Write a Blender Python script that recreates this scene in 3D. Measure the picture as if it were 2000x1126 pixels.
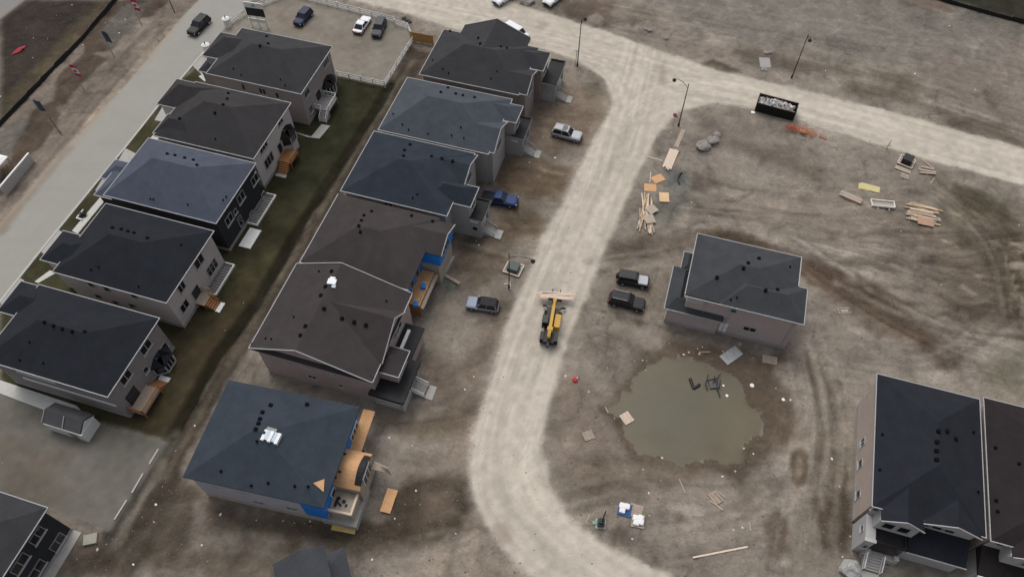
import bpy, math, random
import numpy as np
from mathutils import Vector, Matrix
from mathutils.bvhtree import BVHTree
random.seed(7)
for o in list(bpy.data.objects): bpy.data.objects.remove(o)
SC = bpy.context.scene
COL = SC.collection
# ------------------------------------------------------------------ camera
CAMH = 90.0
PITCH, ROLL, YAW, FPX = 0.97729, 0.003662, -0.289135, 1486.775
cp, sp, cy_, sy_ = math.cos(PITCH), math.sin(PITCH), math.cos(YAW), math.sin(YAW)
FW = np.array([sy_*cp, cy_*cp, -sp]); R0 = np.array([cy_, -sy_, 0.0]); U0 = np.cross(R0, FW)
RT = math.cos(ROLL)*R0+math.sin(ROLL)*U0; UP = -math.sin(ROLL)*R0+math.cos(ROLL)*U0
cam = bpy.data.cameras.new('camera'); camo = bpy.data.objects.new('camera', cam); COL.objects.link(camo)
camo.matrix_world = Matrix(((RT[0], UP[0], -FW[0], 0), (RT[1], UP[1], -FW[1], 0), (RT[2], UP[2], -FW[2], CAMH), (0, 0, 0, 1)))
cam.sensor_width = 36.0; cam.lens = 36.0*FPX/2000.0; cam.clip_start = 1.0; cam.clip_end = 5000.0
SC.camera = camo
SC.render.resolution_x = 1024; SC.render.resolution_y = 576
# ------------------------------------------------------------------ light: overcast, brighter sky to the north
SUN_EL, SUN_AZ = math.radians(60), math.radians(-35)     # azimuth from +Y, clockwise
W = bpy.data.worlds.new('World'); SC.world = W; W.use_nodes = True
nt = W.node_tree; bg = nt.nodes['Background']
sky = nt.nodes.new('ShaderNodeTexSky'); sky.sky_type = 'NISHITA'; sky.sun_disc = False
sky.sun_elevation = SUN_EL; sky.sun_rotation = SUN_AZ; sky.air_density = 1.0; sky.dust_density = 6.0; sky.ozone_density = 1.0
hsv = nt.nodes.new('ShaderNodeHueSaturation'); hsv.inputs['Saturation'].default_value = 0.35
nt.links.new(sky.outputs[0], hsv.inputs['Color']); nt.links.new(hsv.outputs[0], bg.inputs[0]); bg.inputs[1].default_value = 0.14
sun = bpy.data.lights.new('sun', 'SUN'); sun.energy = 0.7; sun.angle = math.radians(45); sun.color = (1.0, 0.965, 0.92)
suno = bpy.data.objects.new('sun', sun); COL.objects.link(suno)
sd = Vector((math.sin(SUN_AZ)*math.cos(SUN_EL), math.cos(SUN_AZ)*math.cos(SUN_EL), math.sin(SUN_EL)))
suno.rotation_euler = sd.to_track_quat('Z', 'Y').to_euler(); suno.location = (0, 0, 120)
SC.view_settings.view_transform = 'Standard'; SC.view_settings.look = 'None'
SC.view_settings.exposure = 0.05; SC.view_settings.gamma = 1.0; SC.view_settings.use_curve_mapping = False

# ------------------------------------------------------------------ photo pixel -> world point at height z
def ray(u, v): return FW+(u-1000.0)/FPX*RT-(v-563.0)/FPX*UP
def G(u, v, z=0.0):
    d = ray(u, v); t = (z-CAMH)/d[2]
    return (float(d[0]*t), float(d[1]*t))
def Gs(pts, z=0.0): return [G(u, v, z) for u, v in pts]
def lin(r, g, b):
    f = lambda c: (c/255/12.92) if c <= 10 else ((c/255+0.055)/1.055)**2.4
    return (f(r), f(g), f(b))
# ------------------------------------------------------------------ materials
MATS = {}
def mat(name, rgb, rough=0.8, var=0.12, scale=1.5, spec=0.3, metal=0.0, bump=0.0, bscale=20.0, coat=0.0, grain=0.0):
    if name in MATS: return MATS[name]
    m = bpy.data.materials.new(name); m.use_nodes = True; n = m.node_tree.nodes; l = m.node_tree.links
    p = n['Principled BSDF']; p.inputs['Roughness'].default_value = rough; p.inputs['Metallic'].default_value = metal
    p.inputs['Specular IOR Level'].default_value = spec; p.inputs['Coat Weight'].default_value = coat
    geo = n.new('ShaderNodeNewGeometry')
    if var > 0:
        nz = n.new('ShaderNodeTexNoise'); nz.inputs['Scale'].default_value = scale; nz.inputs['Detail'].default_value = 6.0
        nz.inputs['Roughness'].default_value = 0.65
        l.new(geo.outputs['Position'], nz.inputs['Vector'])
        mr = n.new('ShaderNodeMapRange'); mr.inputs['From Min'].default_value = 0.25; mr.inputs['From Max'].default_value = 0.75
        mr.inputs['To Min'].default_value = 1-var; mr.inputs['To Max'].default_value = 1+var
        l.new(nz.outputs['Fac'], mr.inputs['Value'])
        fac = mr.outputs['Result']
        if grain > 0:
            n2 = n.new('ShaderNodeTexNoise'); n2.inputs['Scale'].default_value = 9.0; n2.inputs['Detail'].default_value = 3.0
            l.new(geo.outputs['Position'], n2.inputs['Vector'])
            m2 = n.new('ShaderNodeMapRange'); m2.inputs['From Min'].default_value = 0.2; m2.inputs['From Max'].default_value = 0.8
            m2.inputs['To Min'].default_value = 1-grain; m2.inputs['To Max'].default_value = 1+grain
            l.new(n2.outputs['Fac'], m2.inputs['Value'])
            mu = n.new('ShaderNodeMath'); mu.operation = 'MULTIPLY'; l.new(fac, mu.inputs[0]); l.new(m2.outputs['Result'], mu.inputs[1]); fac = mu.outputs[0]
        mx = n.new('ShaderNodeVectorMath'); mx.operation = 'SCALE'; mx.inputs[0].default_value = rgb
        l.new(fac, mx.inputs['Scale']); l.new(mx.outputs[0], p.inputs['Base Color'])
    else:
        p.inputs['Base Color'].default_value = (*rgb, 1)
    if bump > 0:
        nb = n.new('ShaderNodeTexNoise'); nb.inputs['Scale'].default_value = bscale; nb.inputs['Detail'].default_value = 4.0
        l.new(geo.outputs['Position'], nb.inputs['Vector'])
        bp = n.new('ShaderNodeBump'); bp.inputs['Strength'].default_value = bump; bp.inputs['Distance'].default_value = 0.05
        l.new(nb.outputs['Fac'], bp.inputs['Height']); l.new(bp.outputs['Normal'], p.inputs['Normal'])
    MATS[name] = m; return m
def roofm(name, rgb): return mat('shingle_'+name, tuple(c*.8 for c in rgb), 0.95, 0.18, 0.55, 0.12, bump=0.5, bscale=14, grain=0.14)
def wallm(name, rgb): return mat('wall_'+name, tuple(c*1.5 for c in rgb), 0.9, 0.08, 0.6, 0.2, bump=0.3, bscale=16, grain=0.08)
WHITE = mat('white_trim', (0.34, 0.34, 0.345), 0.5, 0.06, 2)
BRIGHT = mat('white_paint', (0.72, 0.72, 0.71), 0.5, 0.05, 2)
GLASS = mat('window_glass', (0.012, 0.014, 0.018), 0.08, 0, spec=0.5)
SILL = mat('stone_sill', (0.42, 0.41, 0.40), 0.8, 0.08, 3)
CONC = mat('concrete', (0.34, 0.33, 0.31), 0.9, 0.12, 1.2, grain=0.06)
CONCD = mat('foundation_concrete', (0.30, 0.285, 0.275), 0.95, 0.15, 1.0, grain=0.08)
WOOD = mat('fresh_lumber', (0.50, 0.37, 0.23), 0.8, 0.15, 2.5)
WOODG = mat('weathered_lumber', (0.38, 0.31, 0.25), 0.85, 0.18, 2.5)
WOODP = mat('pale_lumber', (0.62, 0.50, 0.40), 0.8, 0.1, 2.5)
PLY = mat('plywood', (0.52, 0.30, 0.15), 0.75, 0.14, 1.6, grain=0.06)
PLYG = mat('plywood_grey', (0.36, 0.31, 0.25), 0.8, 0.14, 1.6)
DECK = mat('stained_deck', (0.30, 0.145, 0.06), 0.8, 0.15, 2)
BLUE = mat('blue_house_wrap', (0.01, 0.19, 0.62), 0.45, 0.12, 0.9)
BLACKR = mat('black_membrane', (0.018, 0.018, 0.02), 0.75, 0.25, 1.2, grain=0.1)
DARKM = mat('dark_metal', (0.02, 0.019, 0.019), 0.5, 0.1, 2)
VENT = mat('roof_vent_plastic', (0.006, 0.006, 0.0065), 0.9, 0, spec=0.05)
GREYM = mat('grey_metal', (0.30, 0.30, 0.31), 0.45, 0.08, 2, metal=0.3)
RUB = mat('tyre_rubber', (0.016, 0.016, 0.017), 0.9, 0.1, 4)
RIM = mat('wheel_rim', (0.42, 0.42, 0.43), 0.35, 0, metal=0.7)
RED = mat('red_paint', (0.42, 0.02, 0.025), 0.5, 0.05)
GREENB = mat('transformer_green', (0.045, 0.075, 0.065), 0.5, 0.1)
# ------------------------------------------------------------------ mesh builder
class MB:
    def __init__(s): s.v = []; s.f = []
    def add(s, vs, fs):
        b = len(s.v); s.v += [tuple(map(float, p)) for p in vs]; s.f += [tuple(b+i for i in f) for f in fs]; return s
    def box(s, x0, x1, y0, y1, z0, z1):
        x0, x1 = min(x0, x1), max(x0, x1); y0, y1 = min(y0, y1), max(y0, y1)
        return s.prism([(x0, y0), (x1, y0), (x1, y1), (x0, y1)], z0, z1)
    def prism(s, pts, z0, z1):
        n = len(pts)
        return s.add([(x, y, z0) for x, y in pts]+[(x, y, z1) for x, y in pts],
                     [tuple(range(n))[::-1], tuple(range(n, 2*n))]+[(i, (i+1) % n, n+(i+1) % n, n+i) for i in range(n)])
    def obox(s, c, sx, sy, sz, rz=0.0, rx=0.0, ry=0.0):
        from mathutils import Euler
        M = Euler((rx, ry, rz)).to_matrix(); vs = []
        for k in (-.5, .5):
            for a, b in ((-.5, -.5), (.5, -.5), (.5, .5), (-.5, .5)):
                q = M@Vector((a*sx, b*sy, k*sz)); vs.append((c[0]+q.x, c[1]+q.y, c[2]+q.z))
        return s.add(vs, [(3, 2, 1, 0), (4, 5, 6, 7), (0, 1, 5, 4), (1, 2, 6, 5), (2, 3, 7, 6), (3, 0, 4, 7)])
    def bar(s, p, q, w, h=None):
        h = h or w; p = Vector(p); q = Vector(q); d = (q-p).normalized()
        u = d.cross(Vector((0, 0, 1)))
        if u.length < 1e-4: u = Vector((1, 0, 0))
        u.normalize(); n = u.cross(d).normalized(); vs = []
        for e in (p, q):
            for a, b in ((-1, -1), (1, -1), (1, 1), (-1, 1)): vs.append(e+u*(a*w/2)+n*(b*h/2))
        return s.add(vs, [(0, 1, 2, 3), (7, 6, 5, 4), (0, 4, 5, 1), (1, 5, 6, 2), (2, 6, 7, 3), (3, 7, 4, 0)])
    def tube(s, pts, r, n=8):
        pts = [Vector(p) for p in pts]; rs = r if isinstance(r, (list, tuple)) else [r]*len(pts); rings = []
        for i, p in enumerate(pts):
            d = (pts[min(i+1, len(pts)-1)]-pts[max(i-1, 0)]).normalized()
            a = d.cross(Vector((0, 0, 1)) if abs(d.z) < .9 else Vector((1, 0, 0))).normalized(); b = d.cross(a)
            rings.append([p+(a*math.cos(t)+b*math.sin(t))*rs[i] for t in (2*math.pi*k/n for k in range(n))])
        return s.loft(rings)
    def loft(s, rings, cap=True):
        n = len(rings[0]); vs = [p for r in rings for p in r]; fs = []
        for i in range(len(rings)-1):
            for k in range(n): fs.append((i*n+k, i*n+(k+1) % n, (i+1)*n+(k+1) % n, (i+1)*n+k))
        if cap: fs.append(tuple(range(n))[::-1]); fs.append(tuple((len(rings)-1)*n+k for k in range(n)))
        return s.add(vs, fs)
    def build(s, name, m, parent=None, smooth=False):
        me = bpy.data.meshes.new(name); me.from_pydata(s.v, [], s.f); me.materials.append(m); me.update()
        import bmesh
        bm = bmesh.new(); bm.from_mesh(me); bmesh.ops.recalc_face_normals(bm, faces=bm.faces); bm.to_mesh(me); bm.free()
        if smooth: me.shade_smooth()
        o = bpy.data.objects.new(name, me); COL.objects.link(o)
        if parent: o.parent = parent
        return o
def tag(o, label, cat, group=None):
    o['label'] = label; o['category'] = cat
    if group: o['group'] = group
    return o
def thing(name, label, cat, loc=(0, 0, 0), rz=0.0, group=None):
    o = bpy.data.objects.new(name, None); COL.objects.link(o); o.location = loc; o.rotation_euler = (0, 0, rz); o.empty_display_size = .5
    return tag(o, label, cat, group)
def copy_tree(o, parent=None):
    c = o.copy(); COL.objects.link(c); c.parent = parent
    for ch in [x for x in CH.get(o.name, [])]: copy_tree(ch, c)
    return c
CH = {}
# ------------------------------------------------------------------ ground: one relief grid, split into soil, streets, lawn, water
CELL = 0.3
X0, X1, Y0, Y1 = -136.0, 66.0, -4.0, 158.0
gx = np.arange(X0, X1+1e-6, CELL); gy = np.arange(Y0, Y1+1e-6, CELL)
gx = np.concatenate([X0-np.array([2500, 600, 150, 40, 10, 3.]), gx, gx[-1]+np.array([3., 10, 40, 150, 600, 2500])])
gy = np.concatenate([Y0-np.array([2500, 600, 150, 40, 10, 3.]), gy, gy[-1]+np.array([3., 10, 40, 150, 600, 2500])])
NX, NY = len(gx), len(gy)
PX, PY = np.meshgrid(gx, gy); PX = PX.ravel(); PY = PY.ravel()
rng = np.random.default_rng(11)
def vnoise(x, y, s, seed):
    r = np.random.default_rng(seed).random((256, 256)); a = x/s+1000.3; b = y/s+1000.7
    i = np.floor(a).astype(int); j = np.floor(b).astype(int); fx = a-i; fy = b-j
    fx = fx*fx*(3-2*fx); fy = fy*fy*(3-2*fy); i &= 255; j &= 255; i1 = (i+1) & 255; j1 = (j+1) & 255
    return (r[i, j]*(1-fx)+r[i1, j]*fx)*(1-fy)+(r[i, j1]*(1-fx)+r[i1, j1]*fx)*fy
def fbm(x, y, s, seed, o=4):
    t = 0; a = 1; n = 0
    for k in range(o): t = t+a*vnoise(x, y, s/2**k, seed+k); n += a; a *= .55
    return t/n-.5
WARP = fbm(PX, PY, 5.0, 3, 5)*2.2+fbm(PX, PY, 1.6, 8, 3)*1.3
def sdist(poly, x, y):          # signed distance, negative inside
    P = np.array(poly); n = len(P); d = np.full(x.shape, 1e9); ins = np.zeros(x.shape, bool)
    for i in range(n):
        ax, ay = P[i]; bx, by = P[(i+1) % n]; ex, ey = bx-ax, by-ay
        t = np.clip(((x-ax)*ex+(y-ay)*ey)/(ex*ex+ey*ey+1e-12), 0, 1)
        d = np.minimum(d, np.hypot(x-ax-t*ex, y-ay-t*ey))
        if ey != 0: ins ^= ((ay > y) != (by > y)) & (x < ex*(y-ay)/ey+ax)
    return np.where(ins, -d, d)
def ldist(line, x, y):
    P = np.array(line); d = np.full(x.shape, 1e9)
    for i in range(len(P)-1):
        ax, ay = P[i]; ex, ey = P[i+1]-P[i]
        t = np.clip(((x-ax)*ex+(y-ay)*ey)/(ex*ex+ey*ey+1e-12), 0, 1); d = np.minimum(d, np.hypot(x-ax-t*ex, y-ay-t*ey))
    return d
def near(pts, pad):
    P = np.array(pts); return (PX > P[:, 0].min()-pad) & (PX < P[:, 0].max()+pad) & (PY > P[:, 1].min()-pad) & (PY < P[:, 1].max()+pad)
C = np.zeros((len(PX), 3)); Hh = np.zeros(len(PX)); LAB = np.zeros(len(PX), int)
n1 = fbm(PX, PY, 14, 21, 5); n2 = fbm(PX, PY, 3.0, 31, 4); n3 = fbm(PX, PY, 40, 41, 3)
base = np.array(lin(130, 122, 112)); dk = np.array(lin(104, 94, 83)); lt = np.array(lin(150, 142, 131))
k = np.clip(n1*2.2+n2*.9, -1, 1)[:, None]
C[:] = np.where(k > 0, base+(lt-base)*k*.55, base+(dk-base)*(-k)*.8)
Hh += n2*.07+n1*.10
def paint(pts, rgb, soft=1.5, amt=1.0, wob=1.0, z=0.0, label=None, mott=0.0, world=False, flat=False):
    pw = pts if world else Gs(pts)
    m = near(pw, soft+4); x, y = PX[m], PY[m]
    d = sdist(pw, x, y)+WARP[m]*wob; a = np.clip(.5-d/soft, 0, 1); a = a*a*(3-2*a)*amt
    c = np.array(lin(*rgb))[None, :]*(1+mott*(n2[m]*1.6+n1[m]))[:, None]
    C[m] = C[m]*(1-a[:, None])+c*a[:, None]
    if z: Hh[m] += z*a
    if flat: Hh[m] *= (1-a)
    if label is not None: s = LAB[m]; s[d < 0] = label; LAB[m] = s
def stroke(pts, w, rgb, soft=.6, amt=.8, wob=.35, z=0.0, world=False, mott=0.2):
    pw = pts if world else Gs(pts)
    m = near(pw, w+soft+3); x, y = PX[m], PY[m]
    d = ldist(pw, x, y)-w/2+WARP[m]*wob; a = np.clip(.5-d/soft, 0, 1); a = a*a*(3-2*a)*amt*np.clip(1+n2[m]*mott*6, 0, 1.2); a = np.clip(a, 0, 1)
    C[m] = C[m]*(1-a[:, None])+np.array(lin(*rgb))[None, :]*a[:, None]
    if z: Hh[m] += z*a
# --- broad soil tones
paint([(0, 245), (230, 0), (60, 0), (0, 40)], (56, 49, 43), 2, 1, .4, mott=.25)                   # bank left of the silt fence
paint([(0, 245), (230, 0), (195, 0), (0, 205)], (84, 76, 58), 3, .8, .6, mott=.3)
paint([(0, 60), (75, 0), (45, 0), (0, 35)], (52, 43, 37), 2, .8, .6)
paint([(0, 38), (48, 0), (-200, -200)], (128, 126, 122), 1.2, 1, .3, label=2)
paint([(0, 255), (240, 0), (385, 0), (0, 435)], (117, 107, 97), 2, .9, .6, mott=.2)
for q in ([(190, 20), (235, 0), (330, 0), (300, 30), (250, 45)], [(150, 60), (230, 10), (280, 30), (215, 95), (170, 110)], [(120, 145), (170, 100), (205, 115), (170, 150), (130, 200), (100, 215), (110, 170)],
          [(60, 215), (105, 195), (120, 225), (80, 290), (30, 320), (20, 290)], [(0, 330), (30, 300), (60, 290), (30, 345), (0, 380)]):
    paint(q, (74, 62, 52), .8, .9, .7)
for q in ([(0, 262), (45, 215), (60, 240), (20, 300), (0, 310)], [(200, 60), (250, 10), (290, 5), (260, 60), (215, 90)]): paint(q, (98, 96, 90), 1.5, .7, 1)
paint([(1820, 0), (2000, 48), (2300, 0), (2000, -200)], (46, 45, 36), 1, 1, .2, mott=.3, label=4)
paint([(1780, 0), (1850, 0), (2000, 45), (2000, 75), (1880, 40)], (92, 90, 84), 3, .6, .6)
paint([(1750, 0), (1830, 0), (1860, 20), (1800, 25)], (96, 76, 64), 3, .7, .6)
paint([(1090, 0), (1210, 0), (1190, 60), (1110, 35)], (88, 76, 66), 3, .8, 1, mott=.3)
paint([(1190, 60), (1300, 30), (1380, 60), (1420, 110), (1330, 100), (1240, 85)], (134, 124, 114), 2.5, .6, 1.2, mott=.3)
paint([(1440, 85), (1560, 115), (1780, 150), (1800, 170), (1600, 145), (1500, 125), (1390, 100)], (92, 82, 70), 3, .75, 1.2, mott=.3)
paint([(1640, 160), (1790, 165), (1800, 200), (1700, 200), (1650, 185)], (90, 82, 68), 2.5, .7, 1.4, mott=.3)
paint([(1830, 215), (1960, 240), (2000, 285), (1900, 265), (1840, 240)], (88, 80, 68), 2.5, .75, 1.2, mott=.3)
paint([(1370, 125), (1430, 145), (1440, 138), (1395, 118)], (70, 60, 50), 1.2, .9, .8)
paint([(1800, 60), (2000, 80), (2000, 230), (1880, 200), (1790, 150)], (112, 103, 94), 6, .7, 1)
paint([(1230, -20), (1720, -20), (1960, 70), (1960, 120), (1700, 110), (1450, 85)], (112, 107, 100), 6, .75, 1)
# ground between the middle row and the street
paint([(1105, 150), (1175, 175), (1185, 215), (1140, 300), (1100, 215)], (120, 106, 92), 3, .8, 1)
paint([(1120, 165), (1170, 160), (1185, 185), (1150, 200)], (96, 88, 74), 2, .8, 1.2)
paint([(1045, 205), (1110, 190), (1170, 225), (1150, 260), (1095, 300), (1030, 290), (1000, 330)], (112, 98, 84), 3, .8, 1)
paint([(985, 315), (1060, 305), (1110, 335), (1105, 365), (1085, 395), (1010, 385), (960, 350)], (100, 86, 70), 2, .95, .9, mott=.15)
paint([(975, 410), (1040, 405), (1070, 430), (1055, 455), (1000, 475), (940, 480), (965, 440)], (102, 89, 73), 2.2, .9, .9, mott=.15)
paint([(885, 470), (960, 475), (1000, 480), (985, 540), (930, 560), (880, 530)], (96, 85, 72), 3, .85, 1.2, mott=.2)
paint([(895, 465), (945, 465), (940, 490), (900, 500)], (70, 62, 52), 2, .8, .8)
paint([(835, 590), (900, 570), (910, 640), (880, 700), (840, 640)], (130, 122, 110), 3, .8, 1.2)
paint([(975, 570), (1005, 580), (975, 660), (950, 720), (900, 720), (940, 640)], (92, 80, 68), 3, .7, 1.4, mott=.3)
paint([(830, 690), (940, 720), (930, 800), (830, 790)], (106, 94, 82), 3, .7, 1.4, mott=.3)
paint([(740, 810), (830, 800), (930, 780), (915, 850), (800, 870)], (94, 82, 68), 3, .8, 1.4, mott=.3)
paint([(790, 880), (915, 870), (918, 930), (830, 930), (770, 920)], (138, 126, 114), 3, .8, 1.2)
paint([(790, 940), (910, 935), (925, 990), (920, 1040), (820, 1070), (700, 1085), (560, 1040), (500, 1030), (730, 1010)], (70, 61, 50), 2.5, .95, 1.2, mott=.3)
paint([(830, 965), (880, 960), (890, 1000), (840, 1010)], (110, 98, 86), 2, .7, 1.2)
paint([(380, 960), (520, 1000), (650, 1030), (560, 1060), (400, 1040)], (84, 74, 62), 3, .85, 1.4, mott=.3)
paint([(260, 1060), (420, 1050), (560, 1075), (540, 1126), (250, 1126)], (86, 77, 66), 3, .8, 1.4, mott=.35)
paint([(230, 1000), (330, 900), (380, 960), (400, 1060), (260, 1126), (140, 1126)], (72, 64, 54), 3, .85, 1.4, mott=.3)
paint([(120, 1040), (210, 1050), (230, 1126), (110, 1126)], (78, 68, 58), 2, .8, 1)
# building plots on the right
paint([(1100, 640), (1240, 620), (1250, 700), (1180, 760), (1110, 720)], (124, 116, 106), 3, .7, 1.4, mott=.2)
paint([(1080, 720), (1180, 770), (1220, 830), (1230, 900), (1100, 940), (1070, 850)], (124, 112, 101), 3, .7, 1.4, mott=.2)
paint([(1240, 692), (1300, 668), (1440, 685), (1540, 688), (1525, 745), (1550, 800), (1555, 850), (1500, 900), (1440, 935), (1330, 945), (1250, 945), (1205, 860), (1180, 800), (1215, 740)], (86, 74, 62), 2.4, .9, 1.3, mott=.2)
paint([(1175, 890), (1330, 905), (1380, 930), (1280, 960), (1150, 990), (1110, 960)], (98, 86, 73), 3, .7, 1.2, mott=.3)
paint([(1250, 930), (1330, 935), (1400, 950), (1330, 955), (1260, 945)], (74, 64, 53), 1.5, .8, .8)
paint([(1440, 940), (1490, 960), (1480, 1000), (1440, 980)], (96, 87, 74), 2, .7, 1)
paint([(1545, 700), (1600, 700), (1650, 800), (1640, 980), (1620, 1126), (1520, 1126), (1560, 950), (1590, 800)], (117, 109, 98), 4, .8, 1.2)
for (u, v, a, b) in ((1560, 920, 20, 45), (1515, 1040, 24, 48), (1610, 1010, 10, 55), (1648, 990, 12, 80), (1632, 757, 7, 14), (1296, 993, 13, 12), (1327, 1012, 10, 12), (1210, 1045, 18, 18)):
    paint([(u+a*math.cos(t), v+b*math.sin(t)) for t in np.linspace(0, 6.28, 10)[:-1]], (76, 65, 52), 1.0, .85, .8, mott=.4)
for (u, v, a, b) in ((1560, 915, 8, 22), (1518, 1030, 8, 22), (1297, 993, 7, 6)): paint([(u+a*math.cos(t), v+b*math.sin(t)) for t in np.linspace(0, 6.28, 9)[:-1]], (114, 104, 92), .8, .8, .4)
paint([(1225, 900), (1500, 960), (1520, 1126), (1250, 1100), (1130, 1030)], (121, 112, 102), 4, .5, 1.2)
paint([(1200, 470), (1380, 455), (1340, 560), (1290, 620), (1180, 600)], (116, 107, 96), 3, .6, 1.2, mott=.2)
paint([(1190, 470), (1350, 455), (1370, 470), (1300, 490), (1190, 520)], (92, 82, 71), 2.5, .7, 1, mott=.3)
paint([(1290, 215), (1460, 215), (1560, 260), (1520, 330), (1380, 300), (1290, 290)], (118, 110, 101), 4, .6, 1.2, mott=.2)
paint([(1430, 270), (1530, 290), (1620, 330), (1600, 355), (1500, 320), (1420, 290)], (94, 85, 75), 2.5, .75, 1.2, mott=.35)
paint([(1310, 335), (1350, 325), (1350, 400), (1310, 440), (1260, 420), (1290, 370)], (104, 104, 96), 2.5, .8, 1, mott=.15)
paint([(1300, 330), (1345, 330), (1345, 365), (1305, 365)], (92, 95, 97), 2, .8, 1)
paint([(1345, 330), (1400, 330), (1400, 365), (1350, 370)], (92, 84, 72), 2, .8, 1)
paint([(1350, 400), (1620, 360), (1800, 440), (1640, 480), (1400, 450)], (124, 114, 103), 5, .6, 1.4, mott=.2)
paint([(1800, 320), (2000, 400), (2000, 560), (1900, 520), (1830, 400)], (98, 91, 78), 4, .75, 1.2, mott=.35)
paint([(1800, 440), (2000, 450), (2000, 640), (1880, 620), (1800, 540)], (90, 80, 67), 4, .7, 1.4, mott=.4)
paint([(1570, 500), (1680, 560), (1800, 640), (1840, 700), (1720, 650), (1600, 560)], (92, 78, 66), 2.5, .75, 1.2, mott=.35)
paint([(1920, 700), (2000, 680), (2000, 780), (1930, 755)], (98, 94, 78), 2.5, .7, 1.2, mott=.3)
paint([(1840, 340), (1900, 365), (1960, 400), (1990, 440), (1930, 420), (1860, 380)], (66, 60, 48), 1.8, .8, .9, mott=.3)
# rows behind the houses
paint([(800, 90), (850, 100), (760, 240), (670, 380), (560, 560), (450, 740), (340, 960), (260, 1060), (200, 1040), (340, 850), (600, 420), (740, 190)], (66, 58, 49), 2, 1, .9, mott=.35)
stroke([(1378, 457), (1450, 470), (1560, 500), (1620, 530)], 3.0, (84, 72, 60), 1.5, .85, .9, mott=.3)
stroke([(1570, 520), (1680, 580), (1800, 650), (1850, 700)], 3.4, (84, 70, 58), 1.6, .8, 1.0, mott=.3)
stroke([(1900, 400), (1960, 440), (1990, 500), (2000, 580)], 4, (80, 70, 56), 2, .7, 1.0, mott=.3)
stroke([(806, 120), (761, 190), (680, 320), (609, 440), (508, 610), (418, 760), (322, 930)], 1.0, (92, 85, 73), .9, .8, .6, mott=.5)
stroke([(845, 110), (790, 200), (700, 345)], 1.5, (78, 60, 46), 1.2, .8, .6)
paint([(655, 150), (748, 168), (742, 205), (700, 270), (600, 425), (500, 585), (345, 845), (325, 860), (235, 838), (0, 770), (0, 500), (300, 210), (400, 110), (470, 60)], (56, 54, 38), 1.2, 1, .35, mott=.45, label=4)
paint([(655, 150), (748, 168), (742, 205), (640, 360), (560, 420), (540, 360), (600, 260)], (40, 41, 28), 4, .8, .6, label=None)
paint([(470, 560), (520, 540), (345, 845), (240, 830), (330, 700)], (66, 57, 43), 5, .7, .8)
stroke([(762, 165), (742, 200), (598, 422), (500, 590), (417, 702), (338, 850)], 1.7, (34, 31, 22), .7, 1.0, .2, z=-.35, mott=.03)
stroke([(338, 850), (300, 910), (255, 985), (215, 1052)], 2.2, (72, 68, 60), .8, .9, .35, z=-.3)
stroke([(318, 905), (275, 975), (232, 1052)], 1.4, (112, 106, 96), .8, .8, .5)
# streets
STREET = [(690, 0), (780, 22), (850, 45), (950, 75), (1060, 95), (1130, 120), (1180, 155), (1197, 200), (1188, 225), (1150, 290), (1112, 370), (1072, 440), (1040, 520), (1008, 585), (985, 650), (957, 750), (925, 850), (918, 920), (926, 975), (948, 1025), (985, 1078), (1045, 1140), (1100, 1200),
          (1400, 1200), (1300, 1120), (1190, 1070), (1118, 1020), (1075, 960), (1060, 870), (1075, 790), (1095, 700), (1120, 640), (1150, 560), (1175, 500), (1213, 420), (1250, 330), (1285, 262), (1325, 218), (1400, 200), (1480, 213), (1560, 232), (1640, 258), (1750, 293), (1870, 328), (2000, 362), (2200, 430),
          (2200, 340), (2000, 290), (1850, 250), (1700, 207), (1520, 165), (1400, 140), (1300, 103), (1200, 67), (1085, 32), (1000, 5), (980, -30), (650, -30)]
paint([(930, 1000), (960, 1060), (1050, 1140), (760, 1140), (820, 1090), (900, 1050)], (152, 140, 126), 3, .8, 1.0, mott=.15)
paint(STREET, (156, 146, 133), 3.0, .6, .9)
paint(STREET, (188, 180, 167), 1.0, 1, .38, label=1, mott=.06, flat=True)
def off(px, z=0): return G(px[0], px[1], z)
def along(pts):
    pw = np.array(Gs(pts)); d = np.full(len(PX), 1e9); S = np.zeros(len(PX)); T = np.zeros(len(PX)); acc = 0.0
    m = near(pw, 14); x, y = PX[m], PY[m]; dd, ss, tt = d[m], S[m], T[m]
    for i in range(len(pw)-1):
        ex, ey = pw[i+1]-pw[i]; L = math.hypot(ex, ey); t = np.clip(((x-pw[i][0])*ex+(y-pw[i][1])*ey)/(L*L), 0, 1)
        qx, qy = x-pw[i][0]-t*ex, y-pw[i][1]-t*ey; q = np.hypot(qx, qy); b = q < dd
        dd = np.where(b, q, dd); ss = np.where(b, (ex*qy-ey*qx)/L, ss); tt = np.where(b, acc+t*L, tt); acc += L
    return m, dd, ss, tt
def smooth(pts, n=3):
    P = [tuple(p) for p in pts]
    for _ in range(n):
        Q = [P[0]]
        for a, b in zip(P[:-1], P[1:]): Q += [(a[0]*.75+b[0]*.25, a[1]*.75+b[1]*.25), (a[0]*.25+b[0]*.75, a[1]*.25+b[1]*.75)]
        P = Q+[P[-1]]
    return P
def tracks(pts, width, amp, seed, lane=.55, lab=None, z=0.0, bias=0.0):
    m, d, s_, t_ = along(smooth(pts)); w = WARP[m]*.22
    a = np.clip((width/2-d+w)/(width*.18), 0, 1)
    nz = vnoise((s_+w)/lane, t_/26, 1, seed)*.55+vnoise((s_+w*.6)/(lane*.42), t_/11, 1, seed+1)*.45-.5
    nz = np.sign(nz)*np.abs(nz*2)**.8/2
    a = a*np.clip(.35+1.3*vnoise(s_/3, t_/9, 1, seed+2), 0, 1)
    if lab is not None: a = a*(LAB[m] == lab)
    C[m] *= (1+a*(amp*nz*2+bias))[:, None]
    if z: Hh[m] += z*a*nz*2
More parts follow.
